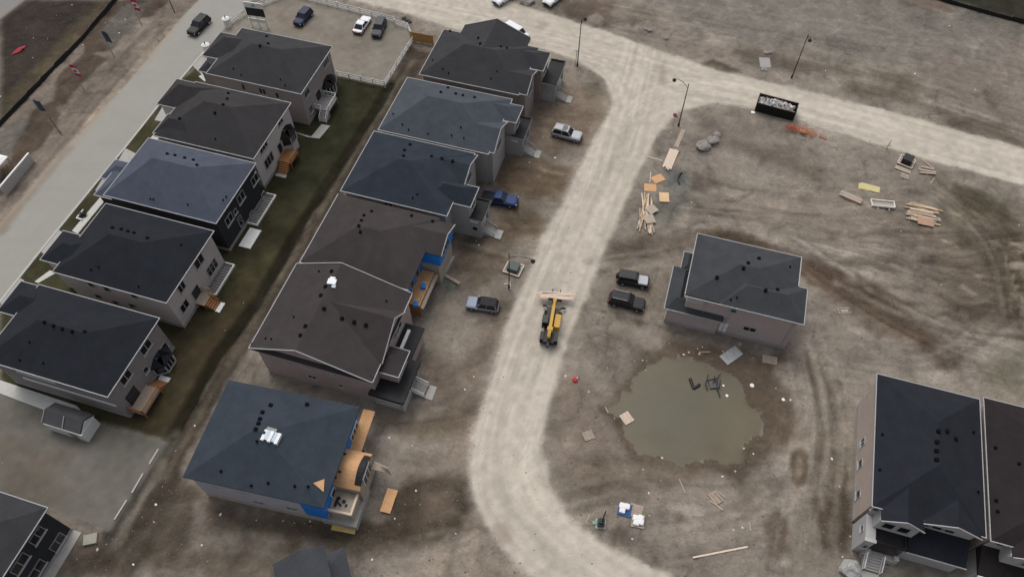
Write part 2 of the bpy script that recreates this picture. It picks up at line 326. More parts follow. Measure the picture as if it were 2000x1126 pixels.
tracks([(1262, 90), (1240, 170), (1215, 270), (1165, 390), (1105, 520), (1050, 670), (1005, 800), (985, 900), (1000, 980), (1065, 1055), (1160, 1120)], 11, .20, 301, .7, 1)
tracks([(700, 0), (900, 45), (1060, 80), (1200, 112), (1400, 170), (1700, 245), (2000, 328)], 11, .17, 311, .7, 1)
tracks([(1190, 330), (1205, 250), (1250, 190), (1330, 165), (1450, 180)], 8, .14, 321, .6, 1)
tracks([(1060, 80), (1150, 110), (1215, 160), (1215, 240), (1180, 330)], 7, .14, 331, .6, 1)
for q in ([(1285, 130), (1300, 120), (1300, 170), (1288, 160)], [(1050, 40), (1070, 45), (1062, 60), (1048, 55)], [(960, 1030), (990, 1020), (1000, 1060), (960, 1070)]): paint(q, (150, 137, 124), 1.2, .6, .6)
paint([(0, 437), (103, 315), (135, 282), (250, 160), (350, 40), (388, 0), (420, -40), (530, -40), (493, 0), (440, 57), (398, 100), (315, 200), (250, 282), (86, 482), (0, 590), (-120, 740), (-120, 570)], (145, 144, 137), .7, 1, .12, label=2, mott=.04, flat=True)
stroke([(0, 440), (135, 285), (350, 42)], 1.6, (150, 136, 120), 1.2, .55, .4)
stroke([(0, 452), (60, 380), (135, 292)], 1.2, (118, 100, 86), 1.2, .5, .6)
paint([(440, 60), (470, 30), (520, 0), (600, -20), (700, 12), (795, 45), (804, 76), (750, 166), (655, 145), (600, 100), (480, 55), (405, 110), (398, 95)], (128, 122, 112), .6, 1, .08, label=3, mott=.10, flat=True)
paint([(640, 100), (700, 130), (760, 60), (700, 55), (620, 60)], (112, 104, 94), 4, .5, 1.2)
paint([(540, 10), (590, 40), (620, 70), (560, 60), (520, 30)], (122, 106, 92), 3, .5, 1)
paint([(-60, 750), (0, 762), (150, 822), (240, 842), (328, 862), (300, 905), (212, 1040), (88, 992), (0, 960), (-60, 950)], (104, 101, 94), .6, 1, .08, label=5, mott=.12, flat=True)
paint([(0, 870), (100, 900), (130, 970), (60, 990), (0, 950)], (92, 84, 74), 4, .6, 1.2)
paint([(0, 860), (60, 880), (160, 870), (100, 915), (0, 895)], (104, 94, 83), 3, .4, 1)
# puddle
PUD = [(1150+a/3.992, 660+b/3.992) for a, b in ((470, 170), (385, 240), (300, 320), (290, 400), (175, 480), (165, 560), (250, 640), (260, 760), (340, 830), (360, 915), (480, 930), (620, 910), (700, 960), (860, 1000), (1000, 980), (1180, 960), (1230, 850), (1290, 770), (1340, 790), (1370, 580), (1290, 560), (1200, 480), (1150, 300), (900, 220), (700, 150), (550, 140))]
paint(PUD, (99, 92, 74), 1.6, .95, 1.25, label=6)
paint([(1290, 740), (1400, 745), (1440, 800), (1420, 870), (1330, 890), (1260, 850), (1240, 790)], (92, 89, 73), 6, .8, 1.5, mott=.12)
paint([(1400, 780), (1470, 790), (1480, 850), (1420, 890)], (107, 98, 77), 5, .6, 1.5)
for q in ([(1440, 880), (1470, 850), (1485, 860), (1450, 900)], [(1385, 870), (1410, 860), (1420, 885), (1390, 890)], [(1280, 850), (1300, 848), (1305, 862), (1278, 862)]): paint(q, (92, 82, 66), 1.5, .7, .8)
for i_, (pt, wd, am) in enumerate((([(1600, 470), (1740, 510), (1880, 560), (2010, 590)], 9, .40), ([(1570, 500), (1690, 585), (1820, 655), (1960, 700)], 8, .42), ([(1870, 385), (1945, 440), (1985, 510), (2005, 600)], 10, .46), ([(1700, 455), (1860, 495), (2000, 480)], 8, .36), ([(1150, 525), (1260, 497), (1350, 472), (1400, 450)], 6, .30),
        ([(1380, 350), (1480, 380), (1620, 400), (1760, 390)], 10, .22), ([(1350, 420), (1500, 440), (1640, 470), (1800, 470)], 10, .24), ([(1600, 690), (1632, 800), (1622, 950), (1590, 1130)], 6, .34), ([(1560, 700), (1585, 830), (1560, 980), (1530, 1130)], 6, .30), ([(1120, 640), (1200, 620), (1290, 640)], 7, .28),
        ([(880, 490), (960, 505), (1030, 520)], 8, .26), ([(990, 340), (1060, 345), (1120, 340)], 7, .18), ([(960, 425), (1030, 435), (1080, 430)], 6, .18), ([(1060, 230), (1130, 240), (1180, 245)], 7, .18), ([(800, 860), (880, 855), (950, 840)], 8, .26), ([(540, 1040), (700, 1060), (850, 1045), (950, 990)], 7, .30), ([(250, 1126), (330, 960), (430, 780), (560, 580), (680, 380), (800, 170)], 5, .32),
        ([(1200, 30), (1400, 70), (1600, 120), (1850, 190), (2000, 240)], 12, .22), ([(1250, 0), (1500, 50), (1750, 80), (2000, 140)], 12, .18), ([(1100, 1000), (1250, 960), (1400, 980), (1550, 960)], 8, .22), ([(1180, 1060), (1350, 1040), (1500, 1000), (1570, 850)], 9, .24), ([(300, 60), (200, 170), (100, 290), (0, 410)], 8, .26), ([(1960, 620), (1880, 690), (1800, 720), (1650, 700)], 9, .26), ([(1850, 210), (1950, 245), (2020, 270)], 6, .34))):
    tracks(pt, wd, am, 400+3*i_, .6 if am > .3 else .9, 0, .06)
# earth moving tracks and ruts in the right hand field
rr = random.Random(5)
for pts in ([(1380, 350), (1450, 370), (1560, 375)], [(1390, 385), (1440, 395), (1470, 375)], [(1400, 410), (1480, 415), (1600, 420)], [(1600, 470), (1720, 450), (1850, 455)], [(1560, 505), (1660, 512), (1760, 500), (1850, 520)], [(1640, 555), (1750, 560), (1900, 585)],
            [(1680, 545), (1760, 590), (1880, 600), (2000, 590)], [(1720, 520), (1820, 545), (1960, 550)], [(1760, 500), (1860, 505), (2000, 480)], [(1850, 440), (1920, 470), (1980, 520), (2000, 580)], [(1890, 420), (1950, 460), (1990, 520)],
            [(1700, 610), (1820, 640), (2000, 660)], [(1620, 560), (1700, 600), (1800, 650), (1900, 690)], [(1600, 700), (1640, 850), (1620, 1000), (1600, 1126)], [(1575, 690), (1610, 840), (1590, 1000)], [(1150, 510), (1260, 500), (1340, 480)], [(1190, 540), (1280, 525)], [(1130, 600), (1200, 610), (1250, 630)],
            [(1135, 650), (1190, 660)], [(1140, 640), (1200, 655), (1230, 670)], [(1850, 690), (1920, 715), (2000, 750)], [(880, 480), (960, 500), (1000, 520)], [(1010, 330), (1080, 345)], [(1120, 960), (1200, 940), (1260, 960)], [(800, 1060), (880, 1040), (930, 1030)]):
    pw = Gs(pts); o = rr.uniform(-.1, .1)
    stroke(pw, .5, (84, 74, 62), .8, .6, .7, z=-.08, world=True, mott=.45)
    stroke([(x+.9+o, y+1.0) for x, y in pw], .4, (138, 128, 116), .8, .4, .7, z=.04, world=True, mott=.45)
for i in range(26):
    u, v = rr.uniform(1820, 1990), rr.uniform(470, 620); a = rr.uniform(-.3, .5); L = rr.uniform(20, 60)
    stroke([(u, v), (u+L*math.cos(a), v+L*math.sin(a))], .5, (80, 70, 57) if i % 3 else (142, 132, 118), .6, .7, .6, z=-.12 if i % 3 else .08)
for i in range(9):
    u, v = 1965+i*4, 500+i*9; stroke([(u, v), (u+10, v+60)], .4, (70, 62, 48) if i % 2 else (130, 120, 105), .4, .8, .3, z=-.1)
for (u, v, a, b, z) in ((1375, 290, 16, 12, .5), (1392, 278, 12, 10, .45), (1400, 335, 40, 18, .2), (1390, 385, 34, 8, .2), (1265, 55, 20, 12, .35), (1330, 60, 26, 14, .35), (1410, 90, 30, 20, .35), (1165, 40, 16, 12, .3)):
    paint([(u+a*math.cos(t), v+b*math.sin(t)) for t in np.linspace(0, 6.28, 10)[:-1]], (134, 125, 115), 1.2, .8, .5, z=z)
# small patches of churned, wet and dried soil with their own edges
soil = (LAB == 0); road = (LAB == 1)
ch = fbm(PX, PY, 6.5, 101, 6); ch2 = fbm(PX+ch*6, PY-ch*5, 2.6, 131, 5)
w_ = np.clip((ch2-.05)*9, 0, 1)*np.clip((ch+.12)*5, 0, 1)*soil; C *= (1-.17*w_)[:, None]; Hh -= .05*w_
d_ = np.clip((-ch2-.08)*9, 0, 1)*np.clip((-ch+.12)*5, 0, 1)*soil; C *= (1+.20*d_)[:, None]
th = math.radians(15); sx_ = (PX*math.cos(th)+PY*math.sin(th)); sy2 = (-PX*math.sin(th)+PY*math.cos(th))
st = fbm(sx_/7+n1*1.5, sy2+n1*4, 1.3, 161, 4); C *= (1+np.where(soil & (PX > -25), .16, .08)*st)[:, None]
wx, wy = fbm(PX, PY, 9, 231, 4)*9, fbm(PX, PY, 9, 241, 4)*9
for sc_, am_, sd_2 in ((5.5, .26, 251), (2.4, .22, 261), (1.2, .16, 271)):
    q_ = vnoise(PX+wx, PY+wy, sc_, sd_2); rg = np.clip(1-np.abs(2*q_-1)*2.2, 0, 1)**4*np.clip(ch*6+.55, 0, 1)*soil
    C *= (1-am_*rg)[:, None]; Hh -= .06*rg
    rg2 = np.clip(1-np.abs(2*vnoise(PX+wx+31, PY+wy-17, sc_, sd_2+5)-1)*2.2, 0, 1)**4*np.clip(.55-ch*6, 0, 1)*soil
    C *= (1+am_*.7*rg2)[:, None]; Hh += .05*rg2
mud = np.clip((PX-14)/14, 0, 1)*np.clip((80-np.abs(PY-66)*2.2)/30, 0, 1)*soil; Hh += mud*fbm(PX, PY, 2.0, 281, 4)*.35
C *= (1+np.where(LAB == 4, .9, 0)*fbm(PX, PY, 2.2, 201, 4))[:, None]
C *= (1+np.where((LAB == 3) | (LAB == 5), .22, 0)*fbm(PX, PY, 3, 211, 5))[:, None]
# fine mottling, keeps colour from looking airbrushed
fine = fbm(PX, PY, .9, 71, 2); C *= (1+np.where((LAB == 2) | (LAB == 6), .06, .34)*fine)[:, None]
Hh += np.where(np.isin(LAB, (1, 2, 3, 5)), .0, fine*.06)
far = (PX < X0-1) | (PX > X1+1) | (PY < Y0-1) | (PY > Y1+1); Hh[far] = 0
Hh[LAB == 6] = -.05
gain = np.array([.90, .86, .98, .92, 1.1, .98, .84])[LAB]
C *= gain[:, None]
C = np.clip(C, .004, .9)
def hz(x, y):
    i = min(max(int(np.searchsorted(gx, x))-1, 0), NX-1); j = min(max(int(np.searchsorted(gy, y))-1, 0), NY-1)
    return float(Hh[j*NX+i])
CL = LAB.reshape(NY, NX)[:-1, :-1].ravel()
jj, ii = np.divmod(np.arange((NX-1)*(NY-1)), NX-1); a0 = jj*NX+ii
QUADS = np.stack([a0, a0+1, a0+1+NX, a0+NX], 1)
def surface_mat(name, rough, bump, bscale, spec, det=0.12):
    m = bpy.data.materials.new(name); m.use_nodes = True; n = m.node_tree.nodes; l = m.node_tree.links; p = n['Principled BSDF']
    at = n.new('ShaderNodeAttribute'); at.attribute_name = 'soil'; geo = n.new('ShaderNodeNewGeometry')
    nz = n.new('ShaderNodeTexNoise'); nz.inputs['Scale'].default_value = 1.9; nz.inputs['Detail'].default_value = 9; nz.inputs['Roughness'].default_value = .8
    l.new(geo.outputs['Position'], nz.inputs['Vector'])
    mr = n.new('ShaderNodeMapRange'); mr.inputs['From Min'].default_value = .25; mr.inputs['From Max'].default_value = .75; mr.inputs['To Min'].default_value = 1-det; mr.inputs['To Max'].default_value = 1+det
    l.new(nz.outputs['Fac'], mr.inputs['Value'])
    mx = n.new('ShaderNodeVectorMath'); mx.operation = 'SCALE'; l.new(at.outputs['Color'], mx.inputs[0]); l.new(mr.outputs['Result'], mx.inputs['Scale']); l.new(mx.outputs[0], p.inputs['Base Color'])
    p.inputs['Roughness'].default_value = rough; p.inputs['Specular IOR Level'].default_value = spec
    if bump:
        bp = n.new('ShaderNodeBump'); bp.inputs['Strength'].default_value = bump; bp.inputs['Distance'].default_value = .12
        nb = n.new('ShaderNodeTexNoise'); nb.inputs['Scale'].default_value = bscale; nb.inputs['Detail'].default_value = 6; l.new(geo.outputs['Position'], nb.inputs['Vector'])
        l.new(nb.outputs['Fac'], bp.inputs['Height']); l.new(bp.outputs['Normal'], p.inputs['Normal'])
    return m
for lab, nm, m in ((0, 'ground', surface_mat('bare_soil', .95, 1.0, 2.8, .2, .30)), (1, 'gravel_street', surface_mat('limestone_gravel', .95, .5, 4, .2, .10)), (2, 'paved_road', surface_mat('dusty_paving', .9, .1, 6, .2, .04)),
                   (3, 'parking_lot', surface_mat('parking_gravel', .95, .2, 5, .2, .07)), (4, 'lawn', surface_mat('short_turf', .95, 1.0, 7, .1, .25)), (5, 'gravel_lot', surface_mat('lot_gravel', .95, .2, 5, .2, .07)), (6, 'puddle_water', surface_mat('murky_water', .35, .0, 3, .25, .05))):
    q = QUADS[CL == lab]; used, inv = np.unique(q, return_inverse=True); inv = inv.reshape(q.shape)
    me = bpy.data.meshes.new(nm); me.vertices.add(len(used)); me.loops.add(inv.size); me.polygons.add(len(inv))
    me.vertices.foreach_set('co', np.stack([PX[used], PY[used], Hh[used]], 1).ravel().astype(np.float32))
    me.loops.foreach_set('vertex_index', inv.ravel().astype(np.int32))
    me.polygons.foreach_set('loop_start', np.arange(0, inv.size, 4, dtype=np.int32)); me.update(calc_edges=True)
    at = me.attributes.new('soil', 'FLOAT_COLOR', 'POINT'); at.data.foreach_set('color', np.concatenate([C[used], np.ones((len(used), 1))], 1).ravel().astype(np.float32))
    me.materials.append(m); me.shade_smooth()
    o = bpy.data.objects.new(nm, me); COL.objects.link(o); o['kind'] = 'structure'
# ------------------------------------------------------------------ houses
class House:
    def __init__(s, label, cx, cy, rot=0.0, cat='house', name='house', group=None):
        s.cx, s.cy, s.rot = cx, cy, rot; s.c, s.s_ = math.cos(rot), math.sin(rot)
        s.root = thing(name, label, cat, (cx, cy, 0), rot, group); s.rv = MB(); s.trims = []; s.roof = None
    def L(s, x, y): x -= s.cx; y -= s.cy; return (x*s.c+y*s.s_, -x*s.s_+y*s.c)
    def g(s, u, v, z=7.2): return s.L(*G(u, v, z))
    def rect(s, p, q, z=7.2):
        a, b = s.g(*p, z), s.g(*q, z); return (min(a[0], b[0]), max(a[0], b[0]), min(a[1], b[1]), max(a[1], b[1]))
    def lray(s, u, v):
        d = ray(u, v); o = s.L(0, 0); return Vector((o[0], o[1], CAMH)), Vector((d[0]*s.c+d[1]*s.s_, -d[0]*s.s_+d[1]*s.c, d[2]))
    def on(s, face, val, u, v):         # pixel -> (coordinate along the wall, z) on wall plane
        o, d = s.lray(u, v); i = 0 if face in 'EW' else 1; t = (val-o[i])/d[i]; p = o+d*t; return p[1-i], p.z
    # roof volumes
    def hip(s, r, z=7.2, zr=9.8, ridge=None, axis=None, th=.2, gut=True, mb=None):
        x0, x1, y0, y1 = r; w, h = x1-x0, y1-y0; axis = axis or ('x' if w >= h else 'y')
        if ridge is None:
            k = min(w, h)/2*.98; xm, ym = (x0+x1)/2, (y0+y1)/2
            ridge = ((x0+k, ym), (x1-k, ym)) if axis == 'x' else ((xm, y0+k), (xm, y1-k))
        a, b = ridge; V = [(x0, y0, z), (x1, y0, z), (x1, y1, z), (x0, y1, z), (x0, y0, z-th), (x1, y0, z-th), (x1, y1, z-th), (x0, y1, z-th), (*a, zr), (*b, zr)]
        F = [(0, 4, 5, 1), (1, 5, 6, 2), (2, 6, 7, 3), (3, 7, 4, 0), (4, 7, 6, 5)]
        F += [(0, 1, 9, 8), (2, 3, 8, 9), (3, 0, 8), (1, 2, 9)] if axis == 'x' else [(1, 2, 9, 8), (3, 0, 8, 9), (0, 1, 8), (2, 3, 9)]
        (mb or s.rv).add(V, F)
        if gut: s.gutter(r, z)
    def gutter(s, r, z, sides='NESW', w=.10):
        x0, x1, y0, y1 = r; e = w/2
        def tmb(*q): s.trims.append(('gutter', MB().box(*q)))
        if 'S' in sides: tmb(x0-w, x1+w, y0-w, y0-.003, z-.13, z+.012)
        if 'N' in sides: tmb(x0-w, x1+w, y1+.003, y1+w, z-.13, z+.012)
        if 'W' in sides: tmb(x0-w, x0-.003, y0+.003, y1-.003, z-.127, z+.009)
        if 'E' in sides: tmb(x1+.003, x1+w, y0+.003, y1-.003, z-.127, z+.009)
    def gable(s, r, z=7.2, zr=9.4, axis='x', ridge=None, th=.16, ends='', wallmat=None, inset=.3, rake=.14):
        x0, x1, y0, y1 = r
        if axis == 'x': ym = ridge if ridge is not None else (y0+y1)/2; cs = [(y0, z), (ym, zr), (y1, z), (y1, z-th), (ym, zr-th), (y0, z-th)]; lo, hi = x0, x1; P = lambda t, c: (t, c[0], c[1])
        else: xm = ridge if ridge is not None else (x0+x1)/2; cs = [(x0, z), (xm, zr), (x1, z), (x1, z-th), (xm, zr-th), (x0, z-th)]; lo, hi = y0, y1; P = lambda t, c: (c[0], t, c[1])
        V = [P(lo, c) for c in cs]+[P(hi, c) for c in cs]
        s.rv.add(V, [(0, 1, 4, 5), (1, 2, 3, 4), (6, 11, 10, 7), (7, 10, 9, 8), (0, 6, 7, 1), (1, 7, 8, 2), (5, 4, 10, 11), (4, 3, 9, 10), (0, 5, 11, 6), (2, 8, 9, 3)])
        for e in ends:
            t = hi if e in 'EN' else lo; sg = 1 if e in 'EN' else -1
            rk = MB(); s.trims.append(('rake_board', rk))
            for a, b in ((0, 1), (1, 2)): rk.bar(P(t+sg*.03, (cs[a][0], cs[a][1]-.02)), P(t+sg*.03, (cs[b][0], cs[b][1]-.02)), .1, rake+.06)
            if wallmat:
                q = t-sg*inset; tri = [(cs[0][0], z-th-.3), (cs[1][0], zr-th-.02), (cs[2][0], z-th-.3)]
                m = MB(); m.add([P(q, c) for c in tri]+[P(q-sg*.3, c) for c in tri], [(0, 1, 2), (5, 4, 3), (0, 3, 4, 1), (1, 4, 5, 2), (2, 5, 3, 0)]); m.build('gable_wall', wallmat, s.root)
    def finish(s, m):
        s.roof = s.rv.build('roof', m, s.root); [b_.build(n_, WHITE, s.root) for n_, b_ in s.trims if b_.v]
        s.bvh = BVHTree.FromPolygons([Vector(v) for v in s.rv.v], s.rv.f)
    def vents(s, pts, sz=.42, rz=0.0):
        sz *= .85
        for u, v in pts:
            o, d = s.lray(u, v); h = s.bvh.ray_cast(o, d)[0]
            if h is None: continue
            m = MB(); m.add([(-sz/2, -sz/2, -.15), (sz/2, -sz/2, -.15), (sz/2, sz/2, -.15), (-sz/2, sz/2, -.15), (-sz*.4, -sz*.4, .2), (sz*.4, -sz*.4, .2), (sz*.4, sz*.4, .2), (-sz*.4, sz*.4, .2)],
                            [(3, 2, 1, 0), (4, 5, 6, 7), (0, 1, 5, 4), (1, 2, 6, 5), (2, 3, 7, 6), (3, 0, 4, 7)])
            m.add([(-sz*.5, -sz*.5, .2), (sz*.5, -sz*.5, .2), (sz*.5, sz*.5, .2), (-sz*.5, sz*.5, .2), (0, 0, .24)], [(3, 2, 1, 0), (0, 1, 4), (1, 2, 4), (2, 3, 4), (3, 0, 4)])
            b = m.build('roof_vent', VENT, s.roof); b.location = h
    def wall(s, x0, x1, y0, y1, z0, z1, m, name='wall'): return MB().box(x0, x1, y0, y1, z0, z1).build(name, m, s.root)
    def found(s, x0, x1, y0, y1, h=.55, m=None): return MB().box(x0-.04, x1+.04, y0-.04, y1+.04, -.4, h).build('foundation', m or CONCD, s.root)
    def win(s, face, val, c, z, w, h, n=2, sill=True, fm=None, name='window', rows=1, pm=None):
        # face plane at coordinate val; c along the wall, z centre
        sg = 1 if face in 'EN' else -1
        def B(m, a0, a1, z0, z1, d0, d1):
            lo, hi = sorted((val+sg*d0, val+sg*d1))
            m.box(lo, hi, a0, a1, z0, z1) if face in 'EW' else m.box(a0, a1, lo, hi, z0, z1)
        t = .09; f = MB(); a0, a1, z0, z1 = c-w/2, c+w/2, z-h/2, z+h/2
        B(f, a0, a1, z0, z0+t, -.1, .09); B(f, a0, a1, z1-t, z1, -.1, .09); B(f, a0, a0+t, z0+t, z1-t, -.1, .087); B(f, a1-t, a1, z0+t, z1-t, -.1, .087)
        for i in range(1, n): q = a0+w*i/n; B(f, q-t*.55, q+t*.55, z0+t, z1-t, -.1, .084)
        for i in range(1, rows): q = z0+h*i/rows; B(f, a0+t, a1-t, q-t*.4, q+t*.4, -.1, .081)
        fr = f.build(name, fm or WHITE, s.root)
        for i in range(n):
            p = MB(); B(p, a0+w*i/n+.02, a0+w*(i+1)/n-.02, z0+.03, z1-.03, -.08, .035); p.build('pane', pm or GLASS, fr)
        if sill: q = MB(); B(q, a0-.1, a1+.1, z0-.16, z0-.01, -.05, .16); q.build('sill', SILL, fr)
        return fr
    def winp(s, face, val, u, v, w, h, n=2, **k): c, z = s.on(face, val, u, v); return s.win(face, val, c, z, w, h, n, **k)
    def door(s, face, val, c, z0, w=1.0, h=2.1, m=None, glass=True):
        sg = 1 if face in 'EN' else -1
        def B(mm, a0, a1, z0, z1, d0, d1):
            lo, hi = sorted((val+sg*d0, val+sg*d1)); mm.box(lo, hi, a0, a1, z0, z1) if face in 'EW' else mm.box(a0, a1, lo, hi, z0, z1)
        f = MB(); B(f, c-w/2, c+w/2, z0, z0+h, -.05, .05); d = f.build('door', m or WHITE, s.root)
        if glass: f = MB(); B(f, c-w/2+.15, c+w/2-.15, z0+.3, z0+h-.15, -.02, .07); f.build('pane', GLASS, d)
        f = MB(); B(f, c+w/2-.13, c+w/2-.08, z0+.95, z0+1.1, .05, .12); f.build('handle', DARKM, d); return d
    def steps(s, x0, y0, dx, dy, w, top, n, m, name='stairs'):
        # flight from (x0,y0) going along (dx,dy) descending to the ground
        q = s.root; nm = MB(); px, py = -dy, dx
        for i in range(n):
            zz = top*(n-i)/(n+1); a = .28*i; pts = [(x0+dx*a+px*w/2*k, y0+dy*a+py*w/2*k) for k in (-1, 1)]+[(x0+dx*(a+.285)+px*w/2*k, y0+dy*(a+.285)+py*w/2*k) for k in (1, -1)]
            nm.prism(pts, -.1, zz)
        return nm.build(name, m, q)
    def rail(s, pts, z0, h=1.0, m=None, name='railing', post=.09, bal=.24, balm=True):
        mm = MB(); r = MB()
        for (a, b) in zip(pts[:-1], pts[1:]):
            A = Vector((*a[:2], a[2] if len(a) > 2 else z0)); Bv = Vector((*b[:2], b[2] if len(b) > 2 else z0)); L = (Bv-A).length
            mm.bar(A+Vector((0, 0, h)), Bv+Vector((0, 0, h)), .1, .07); mm.bar(A+Vector((0, 0, .12)), Bv+Vector((0, 0, .12)), .06, .05)
            for P in (A, Bv): mm.bar(P, P+Vector((0, 0, h+.08)), post)
            if balm:
                k = max(1, int(L/bal))
                for i in range(1, k): P = A.lerp(Bv, i/k); mm.bar(P+Vector((0, 0, .12)), P+Vector((0, 0, h)), .035)
        return mm.build(name, m or WHITE, s.root)
    def planks_deck(s, x0, x1, y0, y1, z, along='y', m=None, pm=None, legs=True, name='deck'):
        f = MB(); f.box(x0+.02, x1-.02, y0+.02, y1-.02, z-.25, z-.045)
        if legs:
            for a in (x0+.1, x1-.1):
                for b in (y0+.1, y1-.1): f.box(a-.07, a+.07, b-.07, b+.07, -.3, z-.25)
        d = f.build(name, m or DECK, s.root)
        n = max(2, int(((x1-x0) if along == 'y' else (y1-y0))/.3)); st = ((x1-x0) if along == 'y' else (y1-y0))/n
        for i in range(n):
            q = MB(); q.box(x0+st*i+.008, x0+st*(i+1)-.008, y0, y1, z-.045, z+.002*(i % 3)) if along == 'y' else q.box(x0, x1, y0+st*i+.008, y0+st*(i+1)-.008, z-.045, z+.002*(i % 3)); q.build('plank', pm or m or DECK, d)
        return d
    def bay(s, face, val, c, z0, zb, zt, w, d, rm, wm, rnd=False, n=3):
        # projecting bay on an east wall: base, glazed band, small roof
        k = 7 if rnd else 4; pts = []
        if rnd: pts = [(val+d*math.sin(math.pi*i/k), c-w/2*math.cos(math.pi*i/k)) for i in range(k+1)]
        else: pts = [(val, c-w/2), (val+d, c-w/2+d*.7), (val+d, c+w/2-d*.7), (val, c+w/2)]
        b = MB().prism(pts, z0, zb).build('bay', wm, s.root)
        ctr = (val, c); sc = lambda f: [(ctr[0]+(x-ctr[0])*f, ctr[1]+(y-ctr[1])*f) for x, y in pts]
        MB().prism(sc(1.06), zb, zb+.13).build('sill', SILL, b)
        MB().prism(sc(.95), zb+.13, zt).build('pane', GLASS, b)
        mm = MB()
        P = sc(.98)
        for (x, y) in P: MB().box(x-.09, x+.09, y-.09, y+.09, zb+.13, zt).build('mullion', WHITE, b)
        if not rnd:
            for i in range(1, n): y = P[1][1]+(P[2][1]-P[1][1])*i/n; MB().box(val+d*.98-.06, val+d*.98+.05, y-.06, y+.06, zb+.13, zt).build('mullion', WHITE, b)
        e = sc(1.14); r = MB(); n_ = len(e); r.add([(x, y, zt) for x, y in e]+[(x, y, zt+.14) for x, y in e]+[(val, c-w*.18, zt+1.0), (val, c+w*.18, zt+1.0)],
            [tuple(range(n_))[::-1]]+[(i, i+1, n_+i+1, n_+i) for i in range(n_-1)]+[(n_+i, n_+i+1, 2*n_+(0 if i+.5 < (n_-1)/2 else 1)) for i in range(n_-1)]+[(n_+n_//2, 2*n_+1, 2*n_)])
        r.build('bay_roof', rm, b)
    def front_porch(s, r, zr=4.1, zf=1.0, m=None, wm=None, stairs=True, arch=True, st_c=None, st_w=1.5, hollow=True):
        x0, x1, y0, y1 = r
        MB().box(x0, x1, y0, y1, -.3, zf).build('porch_floor', CONC, s.root)
        f = MB(); e = .22
        if hollow:
            for (a, b) in ((x1-.45, y0), (x1-.45, y1-.45)): MB().box(a+.01, a+.44, b+.01, b+.44, zf, zr-.75).build('porch_column', WHITE, s.root)
            MB().box(x0+.02, x1-.02, y0+.02, y1-.02, zr-.75, zr-.35).build('porch_beam', WHITE, s.root)
            MB().box(x0, x0+.06, y0+.1, y1-.1, zf, zr-.75).build('porch_wall', wm, s.root)
        p = MB(); p.box(x0-.02, x1+e, y0-e, y1+e, zr-.35, zr-.12); d = p.build('porch_roof', m or BLACKR, s.root)
        q = MB(); t = .2
        q.box(x0-.02, x1+e, y0-e, y0-e+t, zr-.119, zr+.1); q.box(x0-.02, x1+e, y1+e-t, y1+e, zr-.119, zr+.1); q.box(x1+e-t, x1+e, y0-e+t, y1+e-t, zr-.119, zr+.097); q.build('parapet', m or BLACKR, d)
        t = MB(); t.box(x0-.02, x1+e+.04, y0-e-.05, y0-e-.003, zr-.33, zr-.05); t.box(x1+e+.003, x1+e+.05, y0-e, y1+e, zr-.33, zr-.05); t.build('porch_fascia', WHITE, d)
        if stairs:
            c = st_c if st_c is not None else (y0+y1)/2
            s.steps(x1+.005, c, 1, 0, st_w, zf, 6, CONC)
            for k in (-1, 1): s.rail([(x1+.05, c+k*st_w/2*.95, zf), (x1+1.7, c+k*st_w/2*.95, .05)], 0, .95, m=WHITE, bal=.3)
            MB().box(x1+1.7, x1+2.7, c-st_w/2-.1, c+st_w/2+.1, -.2, .12).build('landing_slab', CONC, s.root)
R_ = {k: roofm(k, c) for k, c in dict(warmgrey=(.052, .052, .056), grey2=(.050, .048, .050), bluegrey=(.086, .100, .134), navy=(.023, .0265, .034), navy2=(.023, .0265, .034), slate=(.078, .090, .105), slateD=(.034, .043, .057), brown=(.060, .052, .052), ink=(.046, .058, .074), char=(.060, .065, .071), brown2=(.030, .025, .026), pale=(.066, .071, .08)).items()}
WL = {k: wallm(k, c) for k, c in dict(L1=(.20, .175, .165), L2=(.34, .315, .30), L3=(.020, .021, .024), L4=(.31, .285, .27), L5=(.165, .15, .145), R=(.21, .20, .195), R1=(.17, .145, .13), R5=(.25, .20, .19), R6=(.25, .25, .275), M=(.28, .235, .225), BR=(.26, .215, .19), BRf=(.25, .248, .245), grey=(.24, .235, .235)).items()}
OV = .42
# ---------------- west row (gardens to the east)
def lrow(label, sw, ne, rk, wk, zr, x_w=None, ridge=None):
    a = G(*sw, 7.2); b = G(*ne, 7.2); cx, cyy = (a[0]+b[0])/2, (a[1]+b[1])/2
    H = House(label, cx, cyy, name='detached_house'); r = list(H.rect(sw, ne))
    if x_w is not None: r[0] = x_w-cx
    H.r = tuple(r); H.hip(H.r, 7.2, zr, ridge); x0, x1, y0, y1 = H.r
    H.w = (x0+OV, x1-OV, y0+OV, y1-OV); H.wall(*H.w, .5, 7.02, WL[wk]); H.found(*H.w, .6); H.wm = WL[wk]; H.rk = rk; return H
def garage_wing(H, r, z, zr, zw=None, axis='x'):
    H.hip(r, z, zr, axis=axis); H.wall(r[0]+.35, r[1], r[2]+.35, r[3]-.35, -.3, z-.19, H.wm, 'garage_wing')
H = L1 = lrow('warm grey roofed brick house beside the parking lot, white railed porch behind', (403, 143), (649, 91), 'warmgrey', 'L1', 9.9)
x0, x1, y0, y1 = H.r; ew = H.w[1]; X, Y = H.cx, H.cy
garage_wing(H, (-78.3-X, -71-X, 83.2-Y, 89.4-Y), 7.15, 9.2); garage_wing(H, (-79.6-X, -75-X, 82.3-Y, 86.5-Y), 4.4, 5.6)
H.finish(R_['warmgrey']); H.vents([(521, 72), (508, 90), (524, 86)]); H.vents([(456, 135), (471, 147), (548, 156), (557, 167)], .2)
